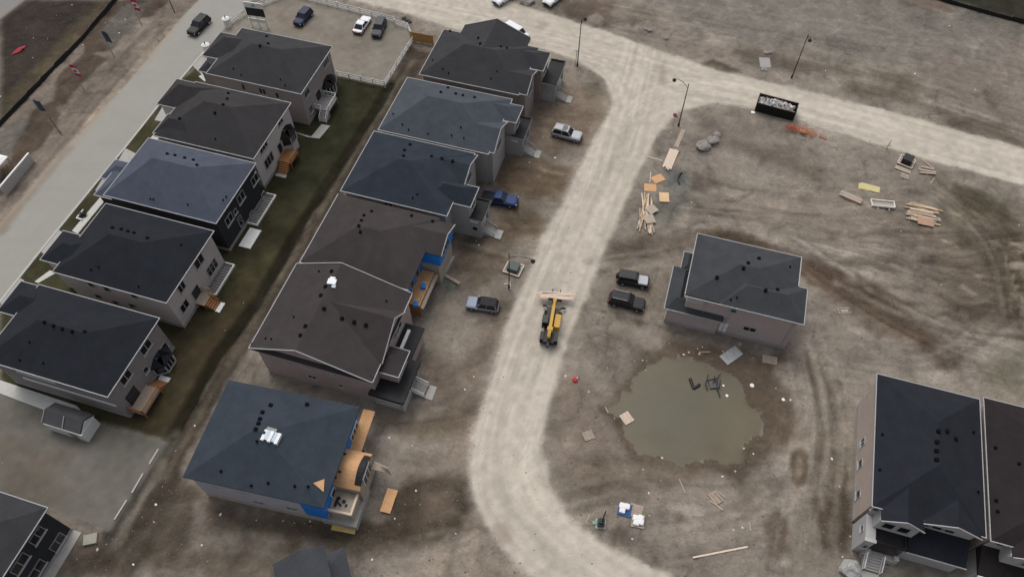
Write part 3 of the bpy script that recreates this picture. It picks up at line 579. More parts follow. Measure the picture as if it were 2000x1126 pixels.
H.winp('E', ew, 636, 122, 2.0, 1.3, 3); H.winp('E', ew, 599, 181, 1.6, 1.3, 2); H.winp('E', ew, 607, 212, .9, 1.5, 2)
c, z = H.on('E', ew, 640, 168); H.bay('E', ew, c, -.2, z-1.0, z+.9, 3.4, 1.3, R_['brown2'], WL['L1'], rnd=True)
for u, v in ((476, 170), (513, 178), (542, 186)): H.winp('S', H.w[2], u, v, 1.3 if u == 513 else .7, 1.3, 2 if u == 513 else 1)
c, z = H.on('E', ew, 624, 196); H.door('E', ew, c, 1.3, 1.8, 2.2)
H.planks_deck(ew+.02, ew+2.6, c-1.9, c+1.5, 1.3, 'x', GREYM, CONCD); H.rail([(ew+.1, c+1.45), (ew+2.55, c+1.45), (ew+2.55, c-1.85)], 1.3, m=BRIGHT); H.rail([(ew+.1, c-1.85), (ew+1.2, c-1.85)], 1.3, m=BRIGHT)
H.steps(ew+1.95, c-1.92, 0, -1, 1.2, 1.3, 5, CONCD); H.rail([(ew+2.52, c-1.92, 1.3), (ew+2.52, c-3.4, .05)], 0, .95, m=BRIGHT); H.rail([(ew+1.35, c-1.92, 1.3), (ew+1.35, c-3.4, .05)], 0, .95, m=BRIGHT)
m = MB(); a = H.g(600, 258, 0); m.prism([H.g(*p, .05) for p in ((568, 256), (608, 267), (628, 243), (645, 246), (624, 271), (600, 268))], -.2, .12); m.build('patio_slab', CONC, H.root)
for u, v in ((632, 178), (618, 198), (614, 234)):
    c2, z2 = H.on('E', ew, u, v); MB().box(ew-.02, ew+.16, c2-.09, c2+.09, z2-.15, z2+.15).build('wall_lamp', mat('lamp_warm', (.7, .62, .45), .4, 0), H.root)
H = L2 = lrow('grey roofed pale brick house with an orange wood porch', (346, 275), (567.6, 201), 'grey2', 'L2', 10.2, -76.0)
X, Y = H.cx, H.cy; ew = H.w[1]
garage_wing(H, (-79.3-X, -71-X, 70.9-Y, 76.9-Y), 7.12, 9.3); garage_wing(H, (-76.4-X, -70-X, 65.1-Y, 69.4-Y), 7.14, 8.8)
H.finish(R_['grey2']); H.vents([(444, 194), (436, 205), (420, 221), (351, 232), (446, 183)]); H.vents([(421, 272)], .22)
H.winp('E', ew, 547, 237, 1.4, 1.1, 2); H.winp('E', ew, 514, 287, 2.2, 1.2, 3); H.winp('E', ew, 525, 313, 2.6, 1.9, 3)
c, z = H.on('E', ew, 560, 266); H.bay('E', ew, c, -.2, z-.9, z+.9, 3.3, 1.2, R_['brown2'], WL['L2'])
c, z = H.on('E', ew, 547, 290); H.door('E', ew, c, 1.3, 1.2, 2.2); H.planks_deck(ew+.02, ew+2.4, c-1.6, c+1.1, 1.3, 'x'); H.rail([(ew+2.36, c+1.05), (ew+2.36, c-1.55)], 1.3, .9, m=DECK, bal=.15); H.steps(ew+1.2, c-1.62, 0, -1, 1.6, 1.3, 5, DECK)
MB().box(ew+.3, ew+2.1, c-3.7, c-3.1, -.2, .1).build('step_slab', CONC, H.root)
H = L3 = lrow('charcoal brick house with a blue grey roof and white edged window well', (272, 398), (499, 319), 'bluegrey', 'L3', 10.6, -76.4, None)
X, Y = H.cx, H.cy; ew = H.w[1]
garage_wing(H, (-79.6-X, -72-X, 53.0-Y, 58.2-Y), 5.2, 6.6); garage_wing(H, (-81.2-X, -75-X, 56.6-Y, 60.4-Y), 4.6, 5.8)
H.finish(R_['bluegrey']); H.vents([(327, 301), (342, 304), (361, 309), (378, 313), (385, 323)]); H.vents([(365, 285), (390, 292), (294, 389), (300, 390), (367, 400), (442, 385), (436, 391)], .22)
for u, v, w, h, n in ((497, 350, 1.8, 1.5, 2), (470, 385, 1.8, 1.6, 2), (447, 428, 1.8, 1.5, 2), (514, 380, 1.0, .9, 1), (491, 418, 1.0, .9, 1), (459, 413, .8, .9, 1)): H.winp('E', ew, u, v, w, h, n)
m = MB(); p = [H.g(*q, .1) for q in ((505, 437), (527, 378), (547, 386), (506, 441))]
def well(H, u0, v0, u1, v1, d=1.5):
    a = H.g(u0, v0, .1); b = H.g(u1, v1, .1); y0, y1 = sorted((a[1], b[1])); e = H.w[1]; m = MB()
    m.box(e+d-.2, e+d, y0, y1, -.3, .32); m.box(e+.05, e+d-.2, y0, y0+.2, -.3, .317); m.box(e+.05, e+d-.2, y1-.2, y1, -.3, .317); w = m.build('window_well', BRIGHT, H.root)
    MB().box(e+.05, e+d-.2, y0+.2, y1-.2, -.3, .02).build('well_gravel', CONCD, w); n = max(3, int((y1-y0)/.45)); q = MB()
    for i in range(n): yy = y0+.3+(y1-y0-.6)*i/(n-1); q.box(e+.05, e+d-.25, yy-.03, yy+.03, .30, .36)
    q.build('well_grate', DARKM, w)
well(H, 502, 441, 545, 383, 1.7)
a = H.g(466, 480, .1); b = H.g(508, 452, .1); MB().box(a[0], a[0]+1.9, a[1], a[1]+3.6, -.2, .14).build('patio_slab', BRIGHT, H.root)
c, z = H.on('E', ew, 472, 437); H.door('E', ew, c, .9, 1.0, 2.1, GREYM)
H = L4 = lrow('navy roofed light brick house with wooden garden steps', (103, 530), (417, 451), 'navy', 'L4', 10.0)
X, Y = H.cx, H.cy; ew = H.w[1]
garage_wing(H, (-78.2-X, -72-X, 39.8-Y, 44.9-Y), 7.0, 8.4)
H.finish(R_['navy']); H.vents([(220, 445), (237, 448), (250, 452), (262, 455), (288, 465)]); H.vents([(354, 478), (178, 527), (193, 522), (271, 560)], .22)
for u, v, w, h, n in ((388, 510, 2.0, 1.7, 2), (354, 560, 1.4, 1.6, 2), (414, 522, 2.4, 1.9, 3), (360, 597, 1.7, 1.6, 2)): H.winp('E', ew, u, v, w, h, n)
for u, v in ((178, 555), (209, 564), (262, 577), (192, 578), (226, 590), (258, 596)): H.winp('S', H.w[2], u, v, .9, 1.0, 1, fm=GREYM, sill=False)
c, z = H.on('E', ew, 384, 572); H.door('E', ew, c, 1.1, 1.8, 2.2); H.planks_deck(ew+.02, ew+1.5, c-1.1, c+1.2, 1.1, 'y', DECK, WOODG); H.rail([(ew+.1, c+1.15), (ew+1.45, c+1.15)], 1.1, .95, m=WOOD); H.steps(ew+1.5, c-.2, 1, 0, 1.4, 1.1, 4, DECK); H.rail([(ew+1.5, c+.5, 1.1), (ew+2.7, c+.5, .05)], 0, .9, m=DECK, bal=.5)
MB().box(ew+2.7, ew+3.4, c-1.0, c+.6, -.2, .1).build('step_slab', BRIGHT, H.root)
well(H, 425, 578, 462, 518, 1.6)
H = L5 = lrow('navy roofed brown brick house with a bay and covered porch near the shed', (0, 711), (310.6, 621), 'navy2', 'L5', 10.0, -75.6)
X, Y = H.cx, H.cy; ew = H.w[1]
garage_wing(H, (-78.4-X, -72-X, 31.2-Y, 36.0-Y), 7.0, 8.2)
H.finish(R_['navy2']); H.vents([(87, 629), (105, 636), (122, 642), (141, 647), (166, 648)]); H.vents([(58, 668), (39, 703), (85, 709)], .22)
for u, v, w, h, n in ((284, 677, 2.0, 1.5, 2), (245, 736, 1.9, 1.5, 2), (320, 678, 1.3, 1.3, 1), (284, 722, .9, 1.1, 1)): H.winp('E', ew, u, v, w, h, n)
c, z = H.on('E', ew, 312, 700); H.bay('E', ew, c, -.2, z-1.5, z+.3, 3.6, 1.3, R_['navy2'], WL['L5'])
c, z = H.on('E', ew, 262, 775); H.door('E', ew, c, 1.2, 1.9, 2.2, DARKM); H.planks_deck(ew+.02, ew+2.2, c-1.6, c+2.2, 1.2, 'y', DECK, WOODG); H.rail([(ew+.1, c-1.55), (ew+2.15, c-1.55), (ew+2.15, c+2.15)], 1.2, .95, m=DECK, bal=.12); H.steps(ew+1.1, c+2.22, 0, 1, 1.5, 1.2, 5, DECK); MB().box(ew+.4, ew+1.9, c+3.7, c+4.4, -.2, .1).build('step_slab', BRIGHT, H.root)
sy = H.w[2]
H.win('S', sy, H.w[0]+6, 5.4, 5.5, .5, 1, fm=BRIGHT); m = MB(); m.box(H.w[0]+3, H.w[1]-.5, sy-.12, sy-.003, 3.2, 3.5); m.build('belt_trim', BRIGHT, H.root)
# ---------------- middle row (fronts to the street on the east)
def rrow(label, sw, ne, rk, wk, zr=9.6, ridge=None, rot=0.0, axis=None, hip=True):
    a = G(*sw, 7.2); b = G(*ne, 7.2); H = House(label, (a[0]+b[0])/2, (a[1]+b[1])/2, rot, name='detached_house'); H.r = H.rect(sw, ne); H.wm = WL[wk]
    if hip: H.hip(H.r, 7.2, zr, ridge, axis)
    x0, x1, y0, y1 = H.r; H.w = (x0+OV, x1-OV, y0+OV, y1-OV); H.wall(*H.w, .5, 7.02, WL[wk]); H.found(*H.w, .6); return H
def bump(H, r, z, zr, m=None, axis='x', ends='E', wall=None, hip=False):
    wall = wall or H.wm
    if hip: H.hip(r, z, zr, axis=axis)
    else: H.gable(r, z, zr, axis, ends=ends, wallmat=wall); H.gutter(r, z, 'NS' if axis == 'x' else 'EW')
    H.wall(r[0], r[1]-.35, r[2]+.3, r[3]-.3, -.3, z-.19, wall, 'front_bay')
H = rrow('dark grey roofed corner house with a north gable, by the wooden gate', (819, 145), (1052, 94), 'warmgrey', 'R1', 10.0)
X, Y = H.cx, H.cy; x0, x1, y0, y1 = H.r
H.gable((-39.2-X, -27.5-X, 95.4-Y, 102.9-Y), 7.4, 9.9, 'y', ends='N', wallmat=H.wm)
bump(H, (-33-X, -24.3-X, 89.6-Y, 95.6-Y), 7.15, 8.6); bump(H, (-31-X, -23.4-X, 95.9-Y, 100.6-Y), 7.1, 8.4, hip=True)
H.finish(R_['warmgrey']); H.vents([(864, 58), (879, 62), (938, 86), (934, 75), (978, 92), (990, 95)]); H.vents([(865, 135), (876, 143), (845, 118), (971, 140), (959, 154)], .22)
H.win('E', -24.65-X, 92.6-Y, 5.6, 2.0, 1.4, 3); H.win('E', -23.7-X, 98.2-Y, 5.4, 1.6, 1.3, 2)
H.front_porch((-23.7-X, -21.4-X, 96.9-Y, 102.6-Y), 4.1, 1.0, wm=H.wm, st_c=98.3-Y)
H.win('E', H.w[1]+.0, 94.0-Y, 1.6, 4.6, 2.1, 4, sill=False, name='garage_door', pm=WHITE)
H = rrow('slate blue roofed house fronting the silver car', (739, 253), (1000, 194), 'slate', 'R', 10.2, rot=0)
X, Y = H.cx, H.cy
bump(H, (-34-X, -25.5-X, 76.1-Y, 82.9-Y), 7.15, 8.9); bump(H, (-32-X, -24.2-X, 83.2-Y, 87.0-Y), 7.1, 8.3, hip=True)
H.finish(R_['slate']); H.vents([(861, 181), (890, 184), (904, 187), (927, 191), (875, 172)], .45); H.vents([(768, 223), (786, 244), (798, 254), (836, 262), (882, 265), (906, 270), (900, 249)], .22)
H.win('E', -25.85-X, 79.6-Y, 5.6, 2.0, 1.4, 3); H.win('E', -24.5-X, 85.2-Y, 5.4, 1.5, 1.3, 2)
H.front_porch((-24.9-X, -23.1-X, 83.3-Y, 87.6-Y), 4.2, 1.0, wm=H.wm, st_c=84.4-Y); MB().box(-27-X, -23.2-X, 83.2-Y, 83.3-Y, -.2, 4.0).build('porch_side_wall', H.wm, H.root)
H.win('S', 83.2-Y, -24.4-X, 3.2, 1.0, .3, 1, sill=False, fm=BRIGHT)
H.win('E', H.w[1]+.05, 79.6-Y, 1.6, 4.6, 2.1, 4, sill=False, name='garage_door', pm=WHITE)
H = rrow('dark blue roofed house behind the blue pickup', (665.5, 372), (927, 300), 'slateD', 'R', 9.6, ((-37.4+36.15, 0), (-35.8+36.15, 0)))
X, Y = H.cx, H.cy
bump(H, (-34-X, -27.7-X, 68.6-Y, 74.9-Y), 7.17, 8.4); bump(H, (-32-X, -25.6-X, 65.2-Y, 69.0-Y), 7.1, 8.6, hip=True)
H.finish(R_['slateD']); H.vents([(788, 305), (790, 294), (801, 283), (843, 306), (863, 310), (884, 315)], .45); H.vents([(806, 387), (815, 380)], .22)
H.win('E', -28.05-X, 71.7-Y, 5.7, 1.8, 1.4, 3); H.win('E', -25.95-X, 67.1-Y, 5.4, 1.5, 1.4, 2)
H.front_porch((-26.1-X, -24.2-X, 65.7-Y, 69.3-Y), 4.2, 1.0, wm=H.wm, st_c=66.9-Y); MB().box(-27.4-X, -24.3-X, 65.55-Y, 65.68-Y, -.2, 4.0).build('porch_side_wall', H.wm, H.root)
H.win('S', 65.55-Y, -25.2-X, 2.0, .9, 1.0, 1, sill=False); H.win('S', 65.55-Y, -25.3-X, 3.5, 1.2, .25, 1, sill=False, fm=BRIGHT)
H.win('E', H.w[1]+.05, 71.7-Y, 1.6, 4.6, 2.1, 4, sill=False, name='garage_door', pm=WHITE)
for xx in (-42, -36.5, -33.2, -29.5): MB().box(xx-X-.05, xx-X+.05, H.w[2]-.09, H.w[2]-.003, .3, 7).build('downpipe', WHITE, H.root)
H.win('S', H.w[2], -37.3-X, 6.0, 1.4, 1.0, 2, sill=False)
# R4: brown roof, blue wrap on the unfinished front
a = G(660, 378, 7.2); H = House('brown roofed house with bright blue wrapped unfinished front', (-44.4-28.9)/2, (49.3+62.0)/2, name='detached_house')
X, Y = H.cx, H.cy; H.r = (-44.4-X, -28.9-X, 49.4-Y, 62.0-Y); x0, x1, y0, y1 = H.r; H.wm = WL['R1']
H.hip(H.r, 7.2, 9.7, gut=False); H.gutter(H.r, 7.2, 'WS'); H.w = (x0+OV, x1-OV-.6, y0+OV, y1-OV); H.wall(*H.w, .5, 7.02, WL['R1']); H.found(*H.w)
H.gable((-35-X, -26.6-X, 55.8-Y, 61.5-Y), 7.17, 8.4, 'x', ends='E', wallmat=BLUE); H.wall(-35-X, -27.0-X, 56.0-Y, 61.2-Y, 4.4, 7.0, BLUE, 'wrapped_bay')
MB().box(-35-X, -27.3-X, 56.05-Y, 61.15-Y, -.2, 4.4).build('garage_wall', PLYG, H.root)
H.finish(R_['brown']); H.vents([(726, 413), (711, 421), (706, 431), (701, 441), (704, 453), (804, 422), (845, 432)], .42)
H.win('E', -27.0-X, 58.4-Y, 5.9, 2.6, 1.5, 3, sill=False); H.wall(H.w[1]+.003, H.w[1]+.08, H.w[2], 56-Y, .6, 6.98, BLUE, 'house_wrap')
for yy in (50.6, 52.4, 54.3): H.win('E', H.w[1]+.08, yy-Y, 4.7, 1.1, 3.2, 1, sill=False, fm=WHITE, rows=2)
H.planks_deck(H.w[1]+.1, H.w[1]+2.0, 49.9-Y, 55.8-Y, 2.9, 'y', DECK, PLY, name='porch_deck')
MB().box(H.w[1]+.1, H.w[1]+1.95, 49.95-Y, 50.05-Y, .2, 2.6).build('porch_skirt', DECK, H.root); m = MB(); m.box(H.w[1]+2.0, H.w[1]+2.5, 49.9-Y, 55.8-Y, 2.2, 2.5); m.build('deck_edge', WOODG, H.root)
MB().prism([H.g(*p, .5) for p in ((862, 548), (888, 500), (850, 495), (820, 540))], -.2, .5).build('porch_slab', CONC, H.root)
for u, v in ((827, 559), (812, 594)):
    b = MB().box(-.3, .3, -.35, .35, 0, .5).build('wrap_roll', BLUE, H.root); q = H.g(u, v, 3.15); b.location = (q[0], q[1], 2.91); b.rotation_euler = (0, 0, .3)
for u, v in ((829, 552), (815, 586)):
    b = MB().box(-.4, .4, -.2, .2, 0, .12).build('cut_board', WOOD, H.root); q = H.g(u, v, 3.0); b.location = (q[0], q[1], 2.91); b.rotation_euler = (0, 0, .8)
# R5: brown cross gabled house
H = House('brown cross gabled brick house with black porch roof in the middle row', -36.3, 42.3, name='detached_house'); X, Y = H.cx, H.cy; H.wm = WL['R5']
H.r = (-44.7-X, -28.2-X, 35.5-Y, 49.0-Y); x0, x1, y0, y1 = H.r
H.gable(H.r, 7.2, 10.2, 'y', ridge=-37.6-X, ends='SN', wallmat=WL['R5'], inset=.55); H.gutter(H.r, 7.2, 'EW')
H.w = (x0+OV, x1-OV, y0+OV+.2, y1-OV-.2); H.wall(*H.w, .5, 7.0, WL['R5']); H.found(*H.w)
H.rv.add([(x0, y0, 6.98), (x1, y0, 6.98), (x1, y0+.75, 7.4), (x0, y0+.75, 7.4), (x0, y0, 6.86), (x1, y0, 6.86), (x1, y0+.75, 6.86), (x0, y0+.75, 6.86)], [(0, 1, 2, 3), (0, 4, 5, 1), (0, 3, 7, 4), (1, 5, 6, 2), (4, 7, 6, 5)])
H.gable((-37.6-X, -28.0-X, 38.2-Y, 46.0-Y), 7.24, 9.9, 'x', ridge=43.3-Y, ends='E', wallmat=WL['R5'], inset=.5)
H.hip((-29.5-X, -25.7-X, 37.5-Y, 41.3-Y), 6.3, 7.1, axis='x'); H.wall(-29.5-X, -26.1-X, 37.9-Y, 40.9-Y, 2.5, 6.1, WL['R5'], 'front_bay'); MB().box(-29-X, -25.9-X, 41.4-Y, 46.6-Y, 3.2, 3.4).build('canopy_roof', BLACKR, H.root)
MB().box(-29-X, -26.3-X, 41.6-Y, 46.4-Y, -.2, 3.2).build('garage_wall', WL['R5'], H.root); MB().box(-27.9-X, -27.5-X, 42-Y, 45.6-Y, 3.41, 3.75).build('white_trim_board', BRIGHT, H.root)
H.finish(R_['brown']); H.vents([(587, 655), (597, 637), (633, 603), (627, 577), (636, 560), (648, 530), (668, 622), (692, 629), (715, 635)], .5); H.vents([(755, 588), (574, 619), (519, 661), (530, 662), (623, 530)], .22)
MB().box(-25.8-X, -25.7-X, 43-Y, 43.6-Y, 7.9, 8.6)
for u, v, w, h, n in ((610, 735, 1.2, .9, 2), (666, 752, .6, .8, 1), (555, 736, .7, .25, 1), (600, 716, 1.2, .3, 1), (560, 707, .6, .3, 1), (650, 730, .6, .25, 1)): H.winp('S', H.w[2], u, v, w, h, n, pm=GLASS if n == 2 or u == 666 else SILL)
r = H.r; yy = 35.4-Y
MB().box(-28.6-X, -24.9-X, 35.9-Y, 40.9-Y, -.2, .9).build('porch_floor', CONC, H.root)
pr_ = MB().prism([(-29.2-X, 35.3-Y), (-24.5-X, 35.3-Y), (-24.5-X, 41.5-Y), (-26.6-X, 41.5-Y), (-26.6-X, 38.6-Y), (-29.2-X, 38.6-Y)], 3.5, 3.75).build('porch_roof', BLACKR, H.root)
q = MB(); q.box(-29.2-X, -24.5-X, 35.3-Y, 35.9-Y, 3.751, 3.95); q.box(-25.1-X, -24.5-X, 35.9-Y, 41.5-Y, 3.751, 3.95); q.build('parapet', BLACKR, pr_)
for a, b in ((-25.0, 35.8), (-25.0, 40.8), (-28.5, 35.8)): MB().box(a-.2-X, a+.2-X, b-.2-Y, b+.2-Y, .9, 3.5).build('porch_column', WHITE, H.root)
H.rail([(-28.5-X, 35.8-Y), (-25-X, 35.8-Y), (-25-X, 38.3-Y)], .9, 1.0, m=BRIGHT, bal=.16); H.steps(-24.85-X, 39.4-Y, 1, 0, 1.7, .9, 5, CONC)
for k in (-.85, .85): H.rail([(-24.85-X, 39.4+k-Y, .9), (-23.3-X, 39.4+k-Y, .05)], 0, .95, m=BRIGHT)
MB().box(-23.2-X, -22.2-X, 38.4-Y, 40.4-Y, -.2, .12).build('landing_slab', CONC, H.root)
H.win('E', H.w[1]+.2, 44.3-Y, 6.0, 1.9, 1.3, 2); MB().box(-28.55-X, -28.4-X, 42.4-Y, 43.0-Y, 8.0, 8.9).build('gable_medallion', BRIGHT, H.root)
# R6: unfinished house with plywood barrel roof
rot6 = math.radians(4.5)
H = House('blue grey roofed house under construction with a curved plywood porch roof', -36.2, 25.2, rot6, name='detached_house'); H.wm = WL['R6']
p = [H.g(*q, 7.2) for q in ((360, 938), (630, 985), (705, 800), (443, 735))]
H.r = ((p[0][0]+p[3][0])/2, (p[1][0]+p[2][0])/2, (p[0][1]+p[1][1])/2, (p[2][1]+p[3][1])/2); x0, x1, y0, y1 = H.r
H.hip(H.r, 7.2, 9.5, ((-1.8, 0), (-.6, 0)), axis='x', gut=False); H.w = (x0+OV, x1-.75, y0+OV, y1-OV); H.wall(*H.w, 1.0, 7.02, WL['R6']); H.found(*H.w, 1.0, WOODG)
H.finish(R_['ink']); H.vents([(513, 805), (508, 818), (505, 827), (500, 838), (529, 791), (600, 790)], .5); H.vents([(502, 862), (602, 950), (432, 920), (491, 948), (524, 943), (576, 949)], .3)
for u, v, w, h, n in ((505, 980, 1.3, .8, 2), (570, 992, 1.3, .8, 2), (477, 962, 1.4, .25, 1), (420, 950, .7, .2, 1), (533, 970, .7, .2, 1), (598, 982, 1.4, .25, 1)): H.winp('S', H.w[2], u, v, w, h, n, sill=n == 2, pm=GLASS if n == 2 else SILL)
ex = H.w[1]; H.wall(ex+.003, ex+.08, y0+.45, y1-.45, 2.6, 6.98, BLUE, 'house_wrap'); MB().box(ex-2.6, ex+.06, H.w[2]-.06, H.w[2]-.003, 1.6, 6.4).build('house_wrap', BLUE, H.root)
c, z = H.on('E', ex+.08, 692, 842); H.win('E', ex+.08, c, z, 2.3, 1.5, 3, sill=False, fm=BRIGHT)
c2, z2 = H.on('E', ex+.08, 651, 962); H.win('E', ex+.08, c2, z2, 1.1, 1.6, 1, sill=False, fm=BRIGHT)
a = H.g(692, 885, 3.4); b = H.g(720, 800, 3.4); H.planks_deck(ex+.1, ex+1.6, a[1], b[1], 3.4, 'x', WOODG, PLY, legs=True, name='plywood_canopy')
# barrel roof of the porch
n_ = 10; bx0, bx1 = ex-1.3, ex+3.3; by1 = a[1]+.0; by0 = by1-4.6; m = MB(); rings = []
for xx in (bx0, bx1):
    o_ = [(xx, by0+(by1-by0)*i/n_, 4.5+1.3*math.sin(math.pi*i/n_)) for i in range(n_+1)]; rings.append(o_+[(x_, y_, z_-.12) for x_, y_, z_ in reversed(o_)])
b_ = m.loft(rings).build('barrel_roof', PLY, H.root)
m = MB(); rings = []
for xx in (bx1-.75, bx1+.03):
    o_ = [(xx, by0+(by1-by0)*i/n_, 4.53+1.31*math.sin(math.pi*i/n_)) for i in range(1, n_)]; rings.append(o_+[(x_, y_, z_-.06) for x_, y_, z_ in reversed(o_)])
m.loft(rings).build('felt_strip', BLACKR, b_)
for (a_, b_, w_, h_) in ((bx0+1.0, .78, 1.7, .35), (bx0+1.9, .3, .35, .2), (bx0+1.5, .55, .2, .2), (bx0+1.2, .16, .9, .3)):
    yy_ = by0+(by1-by0)*b_; MB().obox((a_, yy_, 4.56+1.3*math.sin(math.pi*b_)), w_, h_, .05, .1, math.atan(1.3*math.pi*math.cos(math.pi*b_)/(by1-by0))).build('felt_patch', BLACKR, H.root)
q = MB().box(bx1-.05, bx1+.06, by0+1.2, by1-1.1, 3.0, 5.0).build('arched_window', BRIGHT, H.root)
for i in range(3):
    for k in range(2): w_ = (by1-by0-2.3)/3; MB().box(bx1+.02, bx1+.075, by0+1.25+w_*i+.06, by0+1.25+w_*(i+1)-.06, 3.08+.9*k, 3.9+.9*k).build('pane', GLASS, q)
MB().box(ex+.1, bx1-.06, by0+.05, by1-.05, .5, 4.4).build('porch_wall', PLYG, H.root)
fx0, fx1, fy0, fy1 = ex+.1, ex+3.0, by0-2.6, by0-.003
MB().box(fx0, fx1, fy0, fy1, 2.9, 3.1).build('balcony_floor', PLYG, H.root); m = MB(); m.box(fx1-.25, fx1, fy0, fy1, 3.101, 3.55); m.box(fx0, fx1-.25, fy0, fy0+.25, 3.101, 3.547); m.build('balcony_kerb', WOODP, H.root)
MB().box(fx0+.1, fx1-.1, fy0+.1, fy1-.1, 1.2, 2.9).build('porch_wall', PLYG, H.root)
MB().box(fx0-1, fx1+.35, fy0-.6, fy1+1.6, -.2, 1.2).build('porch_slab', CONC, H.root)
for i in range(7): q = MB().obox((0, 0, 0), random.uniform(.3, .8), random.uniform(.2, .5), .05, random.uniform(0, 3)).build('felt_scrap', BLACKR, H.root); q.location = (fx0+.5+random.random()*1.6, fy0+.9+random.random()*1.4, 3.14+.02*i)
q = MB().prism([(-.7, -.5), (.7, -.1), (-.1, .9)], 0, .04).build('plywood_patch', PLY, H.root); o_, d_ = H.lray(628, 946); h = H.bvh.ray_cast(o_, d_); q.location = h[0]+Vector((0, 0, .06)); q.rotation_euler = Vector(h[1]).to_track_quat('Z', 'Y').to_euler()
for i in range(5): u, v = ((707, 838), (712, 868), (700, 860), (716, 885), (704, 845))[i]; g_ = H.g(u, v, 1.5); MB().bar((g_[0], g_[1], 3.1), (g_[0]+.8, g_[1]-.6, .0), .1).build('prop_post', WOODG, H.root)
for i in range(5): y_ = by1-.3-i*.25; MB().bar((bx1+.05, y_, 2.9+.1*i), (bx1+1.9+.1*i, y_+.2*(i-2), 2.75-.25*i), .16).build('loose_beam', WOODG, H.root)
# ---------------- house beyond the street
a = G(1338, 576, 7.2); b = G(1566, 506, 7.2); H = House('dark grey roofed brown brick house beside the puddle', 13.5, 64.2, name='detached_house'); X, Y = H.cx, H.cy; H.wm = WL['M']
H.r = (6.0-X, 21.2-X, 59.0-Y, 69.7-Y); x0, x1, y0, y1 = H.r
H.hip((6.0-X, 20.0-X, 59.2-Y, 69.7-Y), 7.2, 9.3, ((12.0-X, 64.5-Y), (14.5-X, 64.5-Y)), gut=False); H.hip((10.5-X, 21.2-X, 59.0-Y, 64.7-Y), 7.205, 8.6, ((13.4-X, 61.9-Y), (18.4-X, 61.9-Y)), gut=False)
H.gutter((6.0-X, 20.0-X, 59.2-Y, 69.7-Y), 7.2, 'NW'); H.gutter((6.0-X, 21.2-X, 59.0-Y, 64.7-Y), 7.2, 'SE'); H.trims.append(('gutter', MB().box(20.003-X, 20.13-X, 64.8-Y, 69.69-Y, 7.04, 7.227))); H.trims.append(('gutter', MB().box(20.2-X, 21.2-X, 64.703-Y, 64.83-Y, 7.04, 7.22)))
H.w = (6.45-X, 19.6-X, 59.4-Y, 69.2-Y); H.wall(*H.w, .5, 7.0, WL['M']); H.wall(19.6-X, 20.75-X, 59.4-Y, 64.3-Y, .5, 7.0, WL['M']); H.found(H.w[0], 20.75-X, H.w[2], 64.3-Y, .7); H.found(H.w[0], H.w[1], 64.4-Y, H.w[3], .7)
# low west wing
H.hip((3.95-X, 6.2-X, 58.7-Y, 66.0-Y), 3.7, 4.6, ((5.6-X, 59.9-Y), (5.6-X, 65-Y)), axis='y', gut=False); H.hip((4.95-X, 6.4-X, 65.5-Y, 68.9-Y), 3.72, 4.3, axis='y', gut=False)
H.hip((4.0-X, 11.8-X, 58.7-Y, 61.2-Y), 3.69, 4.75, ((5.2-X, 60.2-Y), (11.5-X, 60.2-Y)), gut=False)
H.gutter((3.95-X, 11.8-X, 58.7-Y, 66.0-Y), 3.7, 'SW'); H.gutter((4.95-X, 6.2-X, 66-Y, 68.9-Y), 3.7, 'WN'); H.trims.append(('gutter', MB().box(11.803-X, 11.93-X, 58.7-Y, 59.4-Y, 3.55, 3.73)))
H.wall(4.4-X, 11.4-X, 59.0-Y, 62-Y, .5, 3.55, WL['M'], 'low_wing'); H.wall(4.4-X, 6.5-X, 62.01-Y, 65.6-Y, .52, 3.53, WL['M'], 'low_wing'); H.found(4.4-X, 11.4-X, 59.0-Y, 62-Y, .6)
H.finish(R_['char']); H.vents([(1482, 505), (1461, 514), (1452, 524), (1400, 542), (1495, 567), (1518, 566)], .5); H.vents([(1427, 585), (1439, 581), (1543, 521)], .25)
for u, v, w, h, n in ((1432, 606, .9, .9, 1), (1464, 642, 1.7, 1.0, 2)): H.winp('S', H.w[2], u, v, w, h, n)
c, z = H.on('S', H.w[2], 1412, 640); H.door('S', H.w[2], c, .6, 1.0, 2.0, BRIGHT, False)
MB().box(6.47-X, 8.6-X, 59.26-Y, 59.39-Y, 5.6, 6.9).build('corner_panel', SILL, H.root)
for a in (9.0, 12.2, 20.2): MB().box(a-X-.05, a-X+.05, H.w[2]-.1, H.w[2]-.003, .5, 7.0).build('downpipe', WHITE, H.root)
# ---------------- two houses at the lower right, fronts to the south
def srow(label, xa, xb, ya, yb, rk, win_y):
    H = House(label, (xa+xb)/2, (ya+yb)/2, name='detached_house'); X, Y = H.cx, H.cy; H.wm = WL['BR']; H.r = (xa-X, xb-X, ya-Y, yb-Y)
    H.hip(H.r, 7.2, 9.9, ((0, (ya-Y)+5.6), (0, (yb-Y)-6.0)), 'y'); x0, x1, y0, y1 = H.r; H.w = (x0+OV, x1-OV, y0+OV+.3, y1-OV); H.wall(*H.w, .4, 7.0, WL['BR']); H.found(*H.w, .45); return H
H = srow('navy roofed tan brick house with white front gables at lower right', 30.4, 42.2, 37.4, 54.4, 'navy', 0); X, Y = H.cx, H.cy
H.gable((31.4-X, 35.9-X, 36.0-Y, 42.6-Y), 7.17, 8.5, 'y', ends='S', wallmat=WL['BRf'], inset=.25); H.wall(31.6-X, 35.7-X, 36.3-Y, 40-Y, 4.2, 7.0, WL['BRf'], 'front_bay')
H.gable((35.8-X, 41.8-X, 37.0-Y, 42.6-Y), 7.19, 8.55, 'y', ends='S', wallmat=WL['BRf'], inset=.25)
